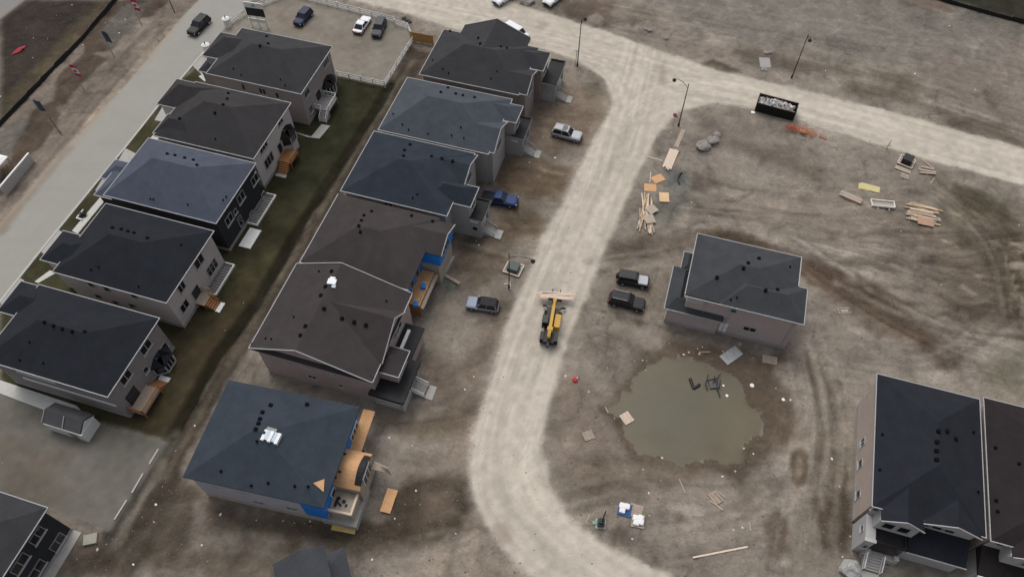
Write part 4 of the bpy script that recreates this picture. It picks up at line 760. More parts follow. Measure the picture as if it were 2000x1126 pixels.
H.finish(R_['navy']); H.vents([(1830, 863), (1829, 880), (1829, 897), (1833, 842), (1849, 842), (1866, 857)], .5); H.vents([(1723, 848), (1901, 844), (1718, 917), (1910, 960)], .3)
for u, v, n in ((1686, 863, 2), (1681, 905, 1), (1677, 965, 1)): H.winp('W', H.w[0], u, v, 1.0, 1.3, n)
H.wall(31.0-X, 41.8-X, 37.75-Y, 37.8-Y, .45, 6.9, WL['BRf'], 'front_cladding')
for xx in (32.7, 34.3): H.win('S', 36.3-Y, xx-X, 5.7, 1.3, 1.6, 1, sill=False)
for xx in (36.6, 37.9, 39.2): H.win('S', 37.7-Y, xx-X, 5.9, 1.15, 1.5, 1, sill=False)
H.win('S', 37.75-Y, 31.2-X, 5.9, .7, .9, 1)
g_ = MB().add([(35.6-X, 34.9-Y, 3.3), (41.9-X, 34.9-Y, 3.3), (41.9-X, 37.75-Y, 4.6), (35.6-X, 37.75-Y, 4.6), (35.6-X, 34.9-Y, 3.1), (41.9-X, 34.9-Y, 3.1), (41.9-X, 37.75-Y, 3.1), (35.6-X, 37.75-Y, 3.1)], [(0, 1, 2, 3), (0, 4, 5, 1), (1, 5, 6, 2), (3, 7, 4, 0), (4, 7, 6, 5)]).build('garage_roof', R_['navy'], H.root)
MB().box(35.6-X, 42.0-X, 34.77-Y, 34.89-Y, 3.1, 3.36).build('gutter', WHITE, g_); MB().box(35.8-X, 41.7-X, 35.3-Y, 37.7-Y, -.2, 3.08).build('garage_wall', WL['BRf'], H.root)
pr_ = MB().box(31.9-X, 35.5-X, 34.9-Y, 37.7-Y, 3.3, 3.5).build('porch_roof', BLACKR, H.root); m = MB(); m.box(31.9-X, 35.5-X, 34.9-Y, 35.1-Y, 3.501, 3.7); m.box(31.9-X, 32.1-X, 35.1-Y, 37.7-Y, 3.501, 3.7); m.box(35.3-X, 35.5-X, 35.1-Y, 37.7-Y, 3.501, 3.7); m.build('parapet', BLACKR, pr_)
MB().box(30.9-X, 32.0-X, 34.6-Y, 37.7-Y, -.2, 4.1).build('stair_tower', WL['BRf'], H.root); MB().box(30.8-X, 32.05-X, 34.5-Y, 34.9-Y, 4.1, 4.25).build('coping', SILL, H.root); H.win('S', 34.6-Y, 31.5-X, 2.4, .6, 1.1, 1)
H.win('W', 30.9-X, 36.2-Y, 3.1, .8, .8, 1)
MB().box(31.8-X, 35.6-X, 34.2-Y, 34.85-Y, -.2, .95).build('porch_floor', CONC, H.root)
H.steps(33.0-X, 34.2-Y, 0, -1, 1.9, .95, 5, CONC)
for k in (-.95, .95): H.rail([(33.0+k-X, 34.2-Y, .95), (33.0+k-X, 32.7-Y, .05)], 0, .95, m=BRIGHT)
MB().box(31.9-X, 34.0-X, 31.3-Y, 32.6-Y, -.2, .12).build('landing_slab', CONC, H.root)
for xx in (32.0, 35.1): MB().box(xx-X, xx+.5-X, 34.3-Y, 34.8-Y, .951, 1.5).build('porch_pier', SILL, H.root)
H = srow('brown roofed house at the right edge next to the navy roofed one', 42.75, 55.0, 37.2, 54.8, 'brown2', 0); X, Y = H.cx, H.cy
H.gable((44.9-X, 50-X, 36.0-Y, 42.6-Y), 7.17, 8.5, 'y', ends='S', wallmat=WL['BRf'], inset=.25)
H.finish(R_['brown2']); H.vents([(1944, 874), (1945, 977), (1948, 998), (1990, 905)], .35)
H.wall(43.3-X, 54.4-X, 37.65-Y, 37.7-Y, .45, 6.9, WL['BRf'], 'front_cladding'); H.win('S', 37.65-Y, 44.3-X, 6.0, .8, .9, 1); H.wall(45.0-X, 49.8-X, 36.4-Y, 40-Y, 4.2, 7.0, WL['BRf'], 'front_bay'); H.win('S', 36.4-Y, 47.8-X, 5.7, 2.2, 1.5, 2)
g_ = MB().add([(43.2-X, 34.6-Y, 3.2), (52-X, 34.6-Y, 3.2), (52-X, 37.65-Y, 4.5), (43.2-X, 37.65-Y, 4.5), (43.2-X, 34.6-Y, 3.0), (52-X, 34.6-Y, 3.0), (52-X, 37.65-Y, 3.0), (43.2-X, 37.65-Y, 3.0)], [(0, 1, 2, 3), (0, 4, 5, 1), (1, 5, 6, 2), (3, 7, 4, 0), (4, 7, 6, 5)]).build('garage_roof', R_['brown2'], H.root)
MB().box(43.2-X, 52-X, 34.45-Y, 34.59-Y, 2.98, 3.26).build('gutter', BRIGHT, g_); MB().box(43.4-X, 51.8-X, 35.2-Y, 37.6-Y, -.2, 2.98).build('garage_wall', WL['BRf'], H.root)
for xx in (45.4, 48.9): H.win('S', 35.2-Y, xx-X, 1.2, 2.9, 2.3, 1, sill=False, name='garage_door', pm=mat('brown_door', (.10, .05, .03), .7))
# ---------------- houses cut by the lower edge
H = House('pale grey roofed house at the bottom left corner with dark back windows', -64.5, 5.0, name='detached_house', rot=0); X, Y = H.cx, H.cy; H.wm = WL['L5']
H.r = (-75-X, -56.4-X, -1.0-Y, 11.0-Y); H.hip(H.r, 7.2, 10); H.w = (H.r[0]+.4, H.r[1]-.4, H.r[2]+.4, H.r[3]-.4); H.wall(*H.w, .4, 7.0, WL['L3']); H.found(*H.w); H.finish(R_['warmgrey'])
for u, v, w, h, n in ((72, 1045, 1.9, 1.5, 2), (112, 1058, 2.0, 1.6, 2), (38, 1100, 2.2, 1.6, 2), (72, 1112, 2.2, 1.6, 2)): H.winp('E', H.w[1], u, v, w, h, n, fm=GREYM)
MB().box(H.w[1]+.05, H.w[1]+1.2, H.w[2], H.w[3], -.2, .1).build('patio_slab', CONC, H.root)
H = House('grey roofed house peeking in at the bottom edge beside the street', -26.0, 8.2, math.radians(38), name='detached_house'); H.wm = WL['grey']
p = H.g(627, 1066, 7.2); H.gable((p[0]-5.2, p[0]+.3, p[1]-13, p[1]), 7.2, 8.5, 'y', ends='', wallmat=WL['grey']); H.wall(p[0]-4.9, p[0], p[1]-12.6, p[1]-.5, .4, 7.0, WL['grey']); H.found(p[0]-4.9, p[0], p[1]-12.6, p[1]-.5)
q = H.g(652, 1080, 4.0); H.hip((q[0]-3.5, q[0]+1.2, q[1]-9, q[1]+.3), 4.0, 5.2, gut=False); H.wall(q[0]-3.2, q[0]+.9, q[1]-8.6, q[1]-.1, -.2, 3.8, WL['grey'], 'garage_wall'); H.finish(R_['pale'])
# sales lot shed
H = House('white shed with a ridged grey roof in the lower left gravel lot', -64.3, 22.2, name='shed', cat='shed'); X, Y = H.cx, H.cy; H.wm = BRIGHT
H.gable((-67.0-X, -61.6-X, 20.7-Y, 23.5-Y), 2.2, 3.2, 'x', ends='W', wallmat=BRIGHT); H.gable((-61.8-X, -61.5-X, 20.72-Y, 23.48-Y), 2.1, 3.1, 'x', ends='', wallmat=BRIGHT); MB().add([(-61.45-X, 20.7-Y, 2.0), (-61.45-X, 23.4-Y, 2.0), (-61.45-X, 22.1-Y, 3.0), (-61.7-X, 20.7-Y, 2.0), (-61.7-X, 23.4-Y, 2.0), (-61.7-X, 22.1-Y, 3.0)], [(0, 1, 2), (5, 4, 3), (0, 3, 4, 1), (1, 4, 5, 2), (2, 5, 3, 0)]).build('gable_wall', BRIGHT, H.root); H.wall(-66.9-X, -61.4-X, 20.6-Y, 23.2-Y, -.1, 2.05, BRIGHT); H.finish(mat('shed_shingle', (.07, .07, .075), .85, .15, 1)); H.door('S', 20.6-Y, -63-X, 0, 1.0, 1.9, GREYM, False)
MB().bar((-64.1-X, 20.7-Y, 2.25), (-64.1-X, 21.95-Y, 3.33), .12, .06).build('roof_seam', WHITE, H.root)
# ------------------------------------------------------------------ vehicles (x forward, y left)
def paintm(name, rgb, rough=.3, metal=.25): return mat('car_paint_'+name, rgb, .5, .06, 3, .3, metal*.3)
def rr_ring(x0, x1, hw, z, r, n=4):
    pts = []
    for cx, cyy, a0 in ((x1-r, hw-r, 0), (x0+r, hw-r, 90), (x0+r, -hw+r, 180), (x1-r, -hw+r, 270)):
        for i in range(n+1): a = math.radians(a0+90*i/n); pts.append((cx+r*math.cos(a), cyy+r*math.sin(a), z))
    return pts
def car(label, pr, pf, kind, col, L=4.7, Wd=1.9, Hgt=1.72, roof=None, hood=None, rack=False, group=None, name=None, sunroof=False, z=.8):
    a = G(*pr, z); b = G(*pf, z); cx, cyy = (a[0]+b[0])/2, (a[1]+b[1])/2
    t = thing(name or {'pickup': 'pickup_truck', 'sedan': 'parked_sedan', 'van': 'parked_van', 'jeep': 'off_road_car'}.get(kind, 'parked_car'), label, {'pickup': 'pickup', 'van': 'van'}.get(kind, 'car'), (cx, cyy, max(hz(cx, cyy), -.02)), math.atan2(b[1]-a[1], b[0]-a[0]), group)
    h = L/2; w = Wd/2; wr = .40 if kind in ('pickup', 'jeep') else .36; belt = Hgt*.58; gnd = .28 if kind != 'sedan' else .2
    S = dict(suv=dict(hood=.50, ws=.36, wt=.12, rt=-.84, rb=-.96), sedan=dict(hood=.52, ws=.40, wt=.06, rt=-.42, rb=-.74), van=dict(hood=.70, ws=.62, wt=.36, rt=-.93, rb=-.98), jeep=dict(hood=.42, ws=.30, wt=.20, rt=-.93, rb=-.96), pickup=dict(hood=.50, ws=.38, wt=.14, rt=-.26, rb=-.34))[kind]
    hd = belt*(.98 if kind in ('jeep', 'pickup') else .93)
    body = MB(); rad = .32 if kind != 'jeep' else .15
    body.loft([rr_ring(-h+.12, h-.14, w-.1, gnd, rad), rr_ring(-h, h-.02, w, gnd+.25, rad), rr_ring(-h+.02, h, w, belt-.18, rad), rr_ring(-h+.08, h-.1, w-.05, hd if kind != 'pickup' else belt-.06, rad)])
    bo = body.build('body', col, t, True)
    for f in bo.data.polygons: f.use_smooth = len(f.vertices) == 4
    hm = hood or col
    hs = MB(); hs.loft([rr_ring(S['ws']*h-.05, h*.93, w-.14, hd-.03, .2), rr_ring(S['ws']*h, h*.90, w-.2, hd+.06, .2)]); hs.build('bonnet', hm, t, False)
    gl = MB(); gl.loft([rr_ring(S['rb']*h, S['ws']*h+.1, w-.08, hd-.02, .12), rr_ring(S['rt']*h, S['wt']*h, w-.24, Hgt-.07, .14)]); g = gl.build('windows', GLASS, t, False)
    rf = MB(); rf.loft([rr_ring(S['rt']*h-.03, S['wt']*h+.05, w-.21, Hgt-.09, .16), rr_ring(S['rt']*h+.03, S['wt']*h-.02, w-.23, Hgt-.02, .16), rr_ring(S['rt']*h+.2, S['wt']*h-.18, w-.38, Hgt+.01, .16)]); rf_ = rf.build('roof', roof or col, t)
    if sunroof: q = MB(); q.loft([rr_ring(S['wt']*h-1.05, S['wt']*h-.25, w-.45, Hgt+.005, .1), rr_ring(S['wt']*h-1.05, S['wt']*h-.25, w-.45, Hgt+.022, .1)]); q.build('sunroof', GLASS, rf_)
    for k in (-1, 1):
        for xb, xt in ((S['ws']*h+.06, S['wt']*h), ((S['ws']+S['rb'])*h*.5+.15, (S['wt']+S['rt'])*h*.5+.1), (S['rb']*h+.12, S['rt']*h+.1)):
            MB().bar((xb, k*(w-.085), hd), (xt, k*(w-.235), Hgt-.06), .09, .05).build('pillar', col, t)
        MB().obox((S['ws']*h-.12, k*(w+.08), hd+.08), .16, .2, .14).build('mirror', col, t)
        for xx in (-.62, .64):
            ti = MB(); ti.tube([(xx*h, k*(w-.24), wr), (xx*h, k*(w+.015), wr)], wr, 16); ty = ti.build('wheel', RUB, t)
            MB().tube([(xx*h, k*(w-.06), wr), (xx*h, k*(w+.028), wr)], wr*.62, 12).build('rim', RIM, ty)
        MB().obox((h-.1, k*(w-.28), hd-.2), .14, .36, .16, k*-.25).build('headlight', BRIGHT, t); MB().obox((-h+.06, k*(w-.2), hd-.16), .12, .22, .28).build('tail_light', RED, t)
        if rack: MB().bar((S['rt']*h+.2, k*(w-.3), Hgt+.06), (S['wt']*h-.3, k*(w-.3), Hgt+.06), .05).build('roof_rail', GREYM if rack is True else rack, t)
    MB().obox((h+.0, 0, gnd+.24), .14, Wd*.82, .22).build('front_bumper', DARKM, t); MB().obox((-h, 0, gnd+.24), .14, Wd*.82, .22).build('rear_bumper', DARKM, t)
    MB().obox((h-.04, 0, hd-.24), .1, Wd*.42, .2).build('grille', DARKM, t)
    if kind == 'jeep': sp_ = MB(); sp_.tube([(-h-.02, 0, 1.0), (-h-.24, 0, 1.0)], .38, 14); sp_.build('spare_wheel', RUB, t)
    if kind == 'pickup':
        m = MB(); m.box(-h+.08, S['rb']*h-.1, -w+.18, w-.18, belt-.07, belt-.05); m.build('bed_cover', BLACKR, t)
        for k in (-1, 1): MB().box(-h+.05, S['rb']*h-.06, k*(w-.18) if k > 0 else -w+.03, w-.03 if k > 0 else -w+.18, belt-.08, belt+.03).build('bed_side', col, t)
    return t
BK = paintm('black', (.010, .010, .011)); car('black car driving on the paved road at far left', (405, 32), (371, 66), 'suv', BK, 5.2, 2.0, 1.8)
car('dark blue car parked alone near the rear fence of the lot', (604, 19), (579, 46), 'suv', paintm('navy', (.008, .016, .055)), 4.6)
car('white sedan parked in the fenced lot', (697, 60), (716, 33), 'sedan', paintm('white', (.70, .71, .72), .3, 0), 4.8, 1.85, 1.45)
car('dark grey car parked beside the white sedan', (747, 38), (733, 70), 'suv', paintm('grey', (.045, .047, .053)), 4.8)
car('white van on the street behind the gabled corner house', (985, 49), (1032, 76), 'van', paintm('white', (.70, .71, .72), .3, 0), 5.1, 2.0, 1.85)
car('silver car with roof rails on the bare lot', (1077, 252), (1138, 268), 'suv', paintm('silver', (.36, .37, .39), .35, .5), 4.95, 1.95, 1.85, rack=True, sunroof=True)
car('blue pickup with black bed before the dark blue roofed house', (941, 382), (1011, 393), 'pickup', paintm('blue', (.012, .035, .13)), 5.6, 2.0, 1.8)
car('silver blue car with black roof on the muddy lot by the lamp', (975, 598), (911, 588), 'suv', paintm('steel', (.22, .24, .31), .35, .4), 4.6, 1.9, 1.7, roof=BLACKR)
car('boxy black off road car with silver bonnet', (1203, 539), (1271, 551), 'jeep', paintm('matt', (.02, .02, .022), .45, 0), 4.5, 1.88, 1.85, hood=paintm('silver', (.36, .37, .39)))
car('long black car parked beside the boxy off road car', (1188, 579), (1261, 596), 'suv', BK, 5.1, 2.0, 1.82, rack=GREYM)
car('white pickup cut by the top edge, left of the pair', (1000, -16), (972, 2), 'pickup', paintm('white', (.70, .71, .72), .3, 0), 5.4, 2.0, 1.8)
car('white pickup cut by the top edge, right of the pair', (1098, -18), (1068, 6), 'pickup', paintm('white', (.70, .71, .72), .3, 0), 5.4, 2.0, 1.8)
# ------------------------------------------------------------------ telehandler carrying boards
YEL = mat('machine_yellow', (.46, .27, .035), .5, .12, 2)
a = G(1070, 672, .8); b = G(1082, 600, .8); ang = math.atan2(b[1]-a[1], b[0]-a[0])
t = thing('telehandler', 'yellow telehandler carrying pale boards up the gravel street', 'telehandler', ((a[0]+b[0])/2, (a[1]+b[1])/2, 0), ang)
MB().loft([rr_ring(-2.9, 2.7, .75, .55, .15), rr_ring(-2.9, 2.7, .8, 1.25, .15)]).build('chassis', DARKM, t)
for xx in (-2.1, 1.75):
    for k in (-1, 1):
        m = MB(); m.tube([(xx, k*.72, .66), (xx, k*.8, .66), (xx, k*1.12, .66), (xx, k*1.2, .66)], [.55, .66, .66, .55], 18); w_ = m.build('wheel', RUB, t)
        MB().tube([(xx, k*1.0, .66), (xx, k*1.22, .66)], .34, 12).build('rim', YEL, w_)
for k in (-1, 1): MB().obox((-2.1, k*.96, 1.42), 1.3, .5, .08).build('mudguard', DARKM, t)
MB().loft([rr_ring(-.9, 1.5, .42, 1.0, .12), rr_ring(-.7, 1.4, .40, 1.75, .2)]).build('engine_cover', YEL, t).location = (0, -.82, 0)
cb = MB().loft([rr_ring(-.7, 1.0, .42, 1.0, .08), rr_ring(-.7, .95, .42, 1.7, .08), rr_ring(-.6, .6, .38, 2.35, .08)]).build('cab', GLASS, t); cb.location = (0, .82, 0)
MB().loft([rr_ring(-.65, .68, .42, 2.36, .08), rr_ring(-.6, .62, .38, 2.42, .08)]).build('cab_roof', mat('cab_roof_olive', (.045, .05, .04), .6), cb)
for xx in (-.7, .25, .9): MB().bar((xx, .36, 1.6), (xx*.75, .33, 2.36), .06).build('cab_post', DARKM, cb)
MB().bar((-2.7, 0, 2.15), (2.6, 0, 1.75), .42, .5).build('boom', YEL, t); MB().bar((-1.7, 0, 2.12), (-1.1, 0, 2.08), .75, .56).build('boom_pivot', YEL, t); MB().bar((2.4, 0, 1.75), (3.7, 0, 1.45), .3, .36).build('inner_boom', YEL, t)
MB().bar((-2.9, 0, 1.0), (-2.9, 0, 1.5), 1.5, .3).build('counterweight', DARKM, t)
for i, xx in enumerate((-2.3, -2.1, -2.45)): MB().obox((xx, (-.1, .1, .0)[i], 2.4), .12, .1, .03).build('boom_slot', DARKM, t)
MB().obox((3.75, 0, 1.2), .35, .5, .8).build('boom_head', YEL, t); MB().obox((4.05, 0, 1.15), .12, 1.9, .5).build('fork_carriage', DARKM, t)
for k in (-.55, .55): MB().box(4.1, 6.0, k-.07, k+.07, .86, .93).build('fork', DARKM, t)
for k in (-1, 1):
    MB().bar((2.3, k*.6, 1.1), (3.1, k*1.15, .8), .16, .2).build('stabiliser_arm', DARKM, t); MB().bar((3.1, k*1.15, .8), (3.35, k*1.55, .35), .2, .22).build('stabiliser_foot', DARKM, t)
B0 = Vector(((a[0]+b[0])/2, (a[1]+b[1])/2, 0)); di = Vector((math.cos(ang), math.sin(ang), 0)); sd_ = Vector((-di.y, di.x, 0))
for i in range(12):
    c = B0+di*(4.3+.14*(i % 9))+sd_*random.uniform(-.35, .35); an = ang+math.pi/2+.10+random.uniform(-.04, .04)
    m = MB().obox((0, 0, 0), random.uniform(4.2, 4.9), .14, .05); o = m.build('board', WOODP); o.location = (c.x, c.y, .98+(i//9)*.055); o.rotation_euler = (0, 0, an)
    tag(o, 'pale board in the load lying across the telehandler forks', 'board', 'boards carried by the telehandler')
# ------------------------------------------------------------------ street lamps, flags, signs
def lamp(label, base, hgt, arm=None, alen=1.8, name='street_lamp'):
    x, y = G(*base); z0 = hz(x, y); t = thing(name, label, 'street lamp', (x, y, z0), 0, 'street lamps')
    MB().tube([(0, 0, 0), (0, 0, .6)], .16, 8).build('base', DARKM, t); MB().tube([(0, 0, .5), (0, 0, hgt)], [.10, .06], 8).build('pole', DARKM, t)
    if arm is not None:
        d = Vector((math.cos(arm), math.sin(arm), 0)); A = [Vector((0, 0, hgt-.9)), d*alen*.4+Vector((0, 0, hgt-.15)), d*alen*.8+Vector((0, 0, hgt-.1)), d*alen+Vector((0, 0, hgt-.3))]
        MB().tube(A, .045, 6).build('arm', DARKM, t); m = MB(); c = d*alen; m.tube([c+Vector((0, 0, hgt-.3)), c+Vector((0, 0, hgt-.5)), c+Vector((0, 0, hgt-.75))], [.10, .34, .28], 10); m.build('lantern', DARKM, t)
    return t
lamp('street lamp by the corner house porch at the bend', (1127.5, 129), 9.6, math.radians(70), 1.2)
lamp('street lamp with low lantern on dirt beyond the right hand street', (1545.7, 153), 9.2, math.radians(-60), .9)
lamp('street lamp above the stop sign with arm reaching left', (1325, 246), 9.0, math.radians(160), 2.5)
lamp('street lamp on the muddy lot with arm over the green cabinet', (994.4, 563), 8.3, math.radians(2), 3.3)
x, y = G(1175, 1022); t = thing('lamp_pole', 'short dark pole standing by the small green cabinet near the curve', 'pole', (x, y, hz(x, y))); MB().tube([(0, 0, 0), (0, 0, 4.9)], [.1, .07], 8).build('pole', DARKM, t); MB().obox((-.05, 0, .9), .7, .6, .55).build('control_box', DARKM, t)
for u, v in ((1813, 228), (1731, 292), (1124, 128)):
    x, y = G(u, v); t = thing('survey_post', {1813: 'thin dark post leaning at the far side of the right hand street', 1731: 'thin post with a crossbar near the black cabinet', 1124: 'thin grey tee post next to the corner lamp'}[u], 'post', (x, y, hz(x, y)))
    hgt = 3.2 if u == 1124 else 2.0; MB().tube([(0, 0, -.1), (.25 if u == 1813 else 0, .1, hgt)], .06, 6).build('stake', GREYM if u == 1124 else WOODG, t); MB().obox((.2 if u == 1813 else 0, .08, hgt*(.98 if u == 1124 else .4)), .9, .08, .12, .3).build('crossbar', GREYM if u == 1124 else WOODG, t)
FR, FWh, FB = mat('flag_red', (.45, .02, .04), .8, .06), mat('flag_white', (.68, .67, .68), .8, .05), mat('flag_navy', (.06, .07, .10), .8, .08)
def flag(label, base, hgt, kind):
    x, y = G(*base); t = thing('flagpole', label, 'flagpole', (x, y, hz(x, y)), 0, 'flagpoles along the left verge')
    MB().tube([(0, 0, -.2), (0, 0, hgt)], [.075, .045], 8).build('pole', GREYM, t); MB().tube([(0, 0, hgt), (0, 0, hgt+.12)], [.09, .03], 8).build('finial', GREYM, t)
    # limp flag hanging along the pole
    def strip(z0, z1, nm, m):
        mb = MB(); w = 1.05; n = 6; ring = []
        for i in range(n+1): f = i/n; ring.append((.06+w*f*.8, w*f*.35*(1+.2*math.sin(5*f)), 0))
        vs = []
        for zz in (z0, z1):
            for i, p in enumerate(ring):
                for dy in (0, .02): vs.append((p[0], p[1]+dy+.06*math.sin(2.2*zz+i), zz-.35*i/n))
        fs = []; N = 2*(n+1)
        for i in range(n):
            A, B_ = 2*i, 2*(i+1); fs += [(A, B_, N+B_, N+A), (A+1, N+A+1, N+B_+1, B_+1), (A, A+1, B_+1, B_), (N+A, N+B_, N+B_+1, N+A+1)]
        fs += [(0, N, N+1, 1), (2*n, 2*n+1, N+2*n+1, N+2*n)]; return mb.add(vs, fs).build(nm, m, t)
    top = hgt-.1
    if kind == 'leaf':
        strip(top-.6, top, 'flag_red_band', FR); strip(top-1.7, top-.6, 'flag_white_band', FWh); strip(top-2.3, top-1.7, 'flag_red_band', FR)
        leaf = [(0, .30), (.07, .18), (.14, .22), (.12, .05), (.22, .12), (.25, .05), (.33, .04), (.27, -.03), (.18, -.12), (.2, -.16), (.03, -.14), (.02, -.28)]; leaf = leaf+[(-a_, b_) for a_, b_ in leaf[::-1]]
        m = MB(); n = len(leaf); m.add([(.46+a_*.8, .06+.35*a_, top-1.32+b_*1.25-.2*a_) for a_, b_ in leaf]+[(.46+a_*.8, .03+.35*a_, top-1.32+b_*1.25-.2*a_) for a_, b_ in leaf], [tuple(range(n)), tuple(range(n, 2*n))[::-1]]+[(i, (i+1) % n, n+(i+1) % n, n+i) for i in range(n)]); m.build('maple_leaf', FR, t)
    else: strip(top-2.2, top, 'flag_cloth', FB)
flag('flagpole with red and white leaf flag, lower of the two leaf flags', (164, 176), 5.6, 'leaf'); flag('flagpole with red and white leaf flag cut by the top edge', (278, 51), 5.8, 'leaf')
flag('flagpole with limp dark flag between the two leaf flags', (223, 111), 5.6, 'navy'); flag('flagpole with limp dark flag, lowest on the left verge', (100, 250), 6.2, 'navy')
x, y = G(122, 265); t = thing('leaning_stake', 'dark leaning stake near the lowest flagpole', 'stake', (x, y, hz(x, y))); d = G(100, 236, 0); MB().tube([(0, 0, -.1), ((d[0]-x)*.75, (d[1]-y)*.75, 1.2)], .09, 6).build('stake_shaft', DARKM, t); MB().tube([((d[0]-x)*.72, (d[1]-y)*.72, 1.1), ((d[0]-x)*.8, (d[1]-y)*.8, 1.4)], [.12, .06], 6).build('stake_cap', DARKM, t)
x, y = G(341, 25); t = thing('leaning_stake', 'dark post by the road at the top left edge', 'stake', (x, y, hz(x, y))); MB().tube([(0, 0, -.1), (0, 0, 2.6)], .08, 6).build('stake_shaft', DARKM, t); MB().tube([(0, 0, 2.55), (0, 0, 2.7)], [.12, .05], 6).build('stake_cap', DARKM, t)
# stop sign
x, y = G(1314, 247); t = thing('stop_sign', 'red stop sign on a thin post under the corner street lamp', 'sign', (x, y, hz(x, y)), math.radians(-20))
MB().tube([(0, 0, -.2), (0, 0, 2.9)], .04, 6).build('post', GREYM, t); m = MB(); o8 = [(.42*math.cos(math.radians(22.5+45*i)), .42*math.sin(math.radians(22.5+45*i))) for i in range(8)]
m.add([(a_, -.05, 2.5+b_) for a_, b_ in o8]+[(a_, -.08, 2.5+b_) for a_, b_ in o8], [tuple(range(8))[::-1], tuple(range(8, 16))]+[(i, (i+1) % 8, 8+(i+1) % 8, 8+i) for i in range(8)]); sg = m.build('sign_plate', RED, t)
def text(s_, size, loc, rot, m, parent, name='lettering'):
    cu = bpy.data.curves.new(name, 'FONT'); cu.body = s_; cu.size = size; cu.align_x = 'CENTER'; cu.align_y = 'CENTER'; cu.extrude = .004; o = bpy.data.objects.new(name, cu); COL.objects.link(o)
    dg = bpy.context.evaluated_depsgraph_get(); me = bpy.data.meshes.new_from_object(o.evaluated_get(dg)); bpy.data.objects.remove(o); q = bpy.data.objects.new(name, me); COL.objects.link(q); me.materials.append(m); q.parent = parent; q.location = loc; q.rotation_euler = rot; return q
text('STOP', .27, (0, -.086, 2.5), (math.pi/2, 0, 0), BRIGHT, sg)
MB().obox((.7, -.03, 2.35), 1.3, .04, .14).build('street_name_blade', GREYM, t)
# sales board
pa, pb = G(495, 52), G(523, 56); t = thing('sales_board', 'tall roadside board with white header and dark panel by the lot entrance', 'sign', ((pa[0]+pb[0])/2, (pa[1]+pb[1])/2, 0), math.atan2(pb[1]-pa[1], pb[0]-pa[0]))
for xx in (-1.5, 0, 1.5): MB().box(xx-.12, xx+.12, -.1, .1, -.2, 4.6).build('post', BRIGHT, t)
MB().box(-1.75, 1.75, -.2, -.1, 1.3, 2.0).build('lower_board', BRIGHT, t); pn = MB().box(-1.75, 1.75, -.22, -.1, 2.6, 4.3).build('dark_panel', mat('sign_dark', (.03, .03, .032), .6), t)
hd_ = MB().box(-1.8, 1.8, -.24, -.1, 4.31, 5.4).build('header', BRIGHT, t); MB().prism([(-.25, -.27), (.25, -.27), (.25, -.242), (-.25, -.242)], 4.75, 5.05).build('header_mark', GREYM, hd_); MB().box(-.5, .5, -.26, -.242, 4.55, 4.65).build('header_mark', GREYM, hd_)
# gate pillars
for u, v, l in ((446, 52, 'white round gate pillar nearer the sales board'), (407, 103, 'white round gate pillar at the lot corner by the grey house')):
    x, y = G(u, v); t = thing('gate_pillar', l, 'pillar', (x, y, 0), 0, 'gate pillars'); MB().tube([(0, 0, -.1), (0, 0, 1.6)], .62, 16).build('shaft', BRIGHT, t); MB().tube([(0, 0, 1.6), (0, 0, 1.75), (0, 0, 2.0)], [.7, .7, .25], 16).build('cap', BRIGHT, t); MB().tube([(0, 0, 2.0), (0, 0, 2.35)], [.12, .08], 8).build('pillar_light', DARKM, t)
# rail fences
def rail_fence(label, pts, h=1.25, sp=2.4):
    W_ = [G(*p) for p in pts]; t = thing('rail_fence', label, 'fence', (*W_[0], 0), 0, 'white rail fences of the lot'); o = W_[0]; first = True
    for (a_, b_) in zip(W_[:-1], W_[1:]):
        A = Vector((a_[0]-o[0], a_[1]-o[1], 0)); B_ = Vector((b_[0]-o[0], b_[1]-o[1], 0)); n = max(1, round((B_-A).length/sp))
        for i in range(0 if first else 1, n+1): P = A.lerp(B_, i/n); MB().box(P.x-.07, P.x+.07, P.y-.07, P.y+.07, -.2, h+.1).build('post', BRIGHT, t)
        for i in range(n):
            for z in (.35, .75, 1.15): MB().bar(A.lerp(B_, i/n)+Vector((0, 0, z)), A.lerp(B_, (i+1)/n)+Vector((0, 0, z)), .05, .15).build('rail', BRIGHT, t)
        first = False
rail_fence('white rail fence from the pillar past the sales board', [(452, 48), (500, 18), (535, 4), (560, -6)]); rail_fence('white rail fence along the street side of the lot', [(580, -4), (660, 16), (770, 44), (772, 50), (797, 57)])
rail_fence('white rail fence on the ditch side and bottom of the lot', [(798, 60), (808, 80), (752, 170), (660, 150)]); rail_fence('short white rail fence at the lower gate pillar', [(412, 98), (424, 102)])
# wooden gate fence
pa, pb = G(803, 80), G(846, 88); t = thing('wooden_fence', 'orange board fence closing the gap beside the corner house', 'fence', (*pa, 0), math.atan2(pb[1]-pa[1], pb[0]-pa[0])); L = math.dist(pa, pb); n = int(L/.32)
GOLD = mat('golden_boards', (.42, .24, .085), .75, .12, 3)
for i in range(n): MB().box(i*L/n+.01, (i+1)*L/n-.01, -.02, .02, .05, 2.0+.01*(i % 2)).build('board', GOLD, t)
for xx in (0, L/2, L): MB().box(xx-.07, xx+.07, .021, .15, -.2, 2.1).build('post', GOLD, t)
for z in (.4, 1.6): MB().box(0, L, .021, .07, z, z+.1).build('rail', GOLD, t)
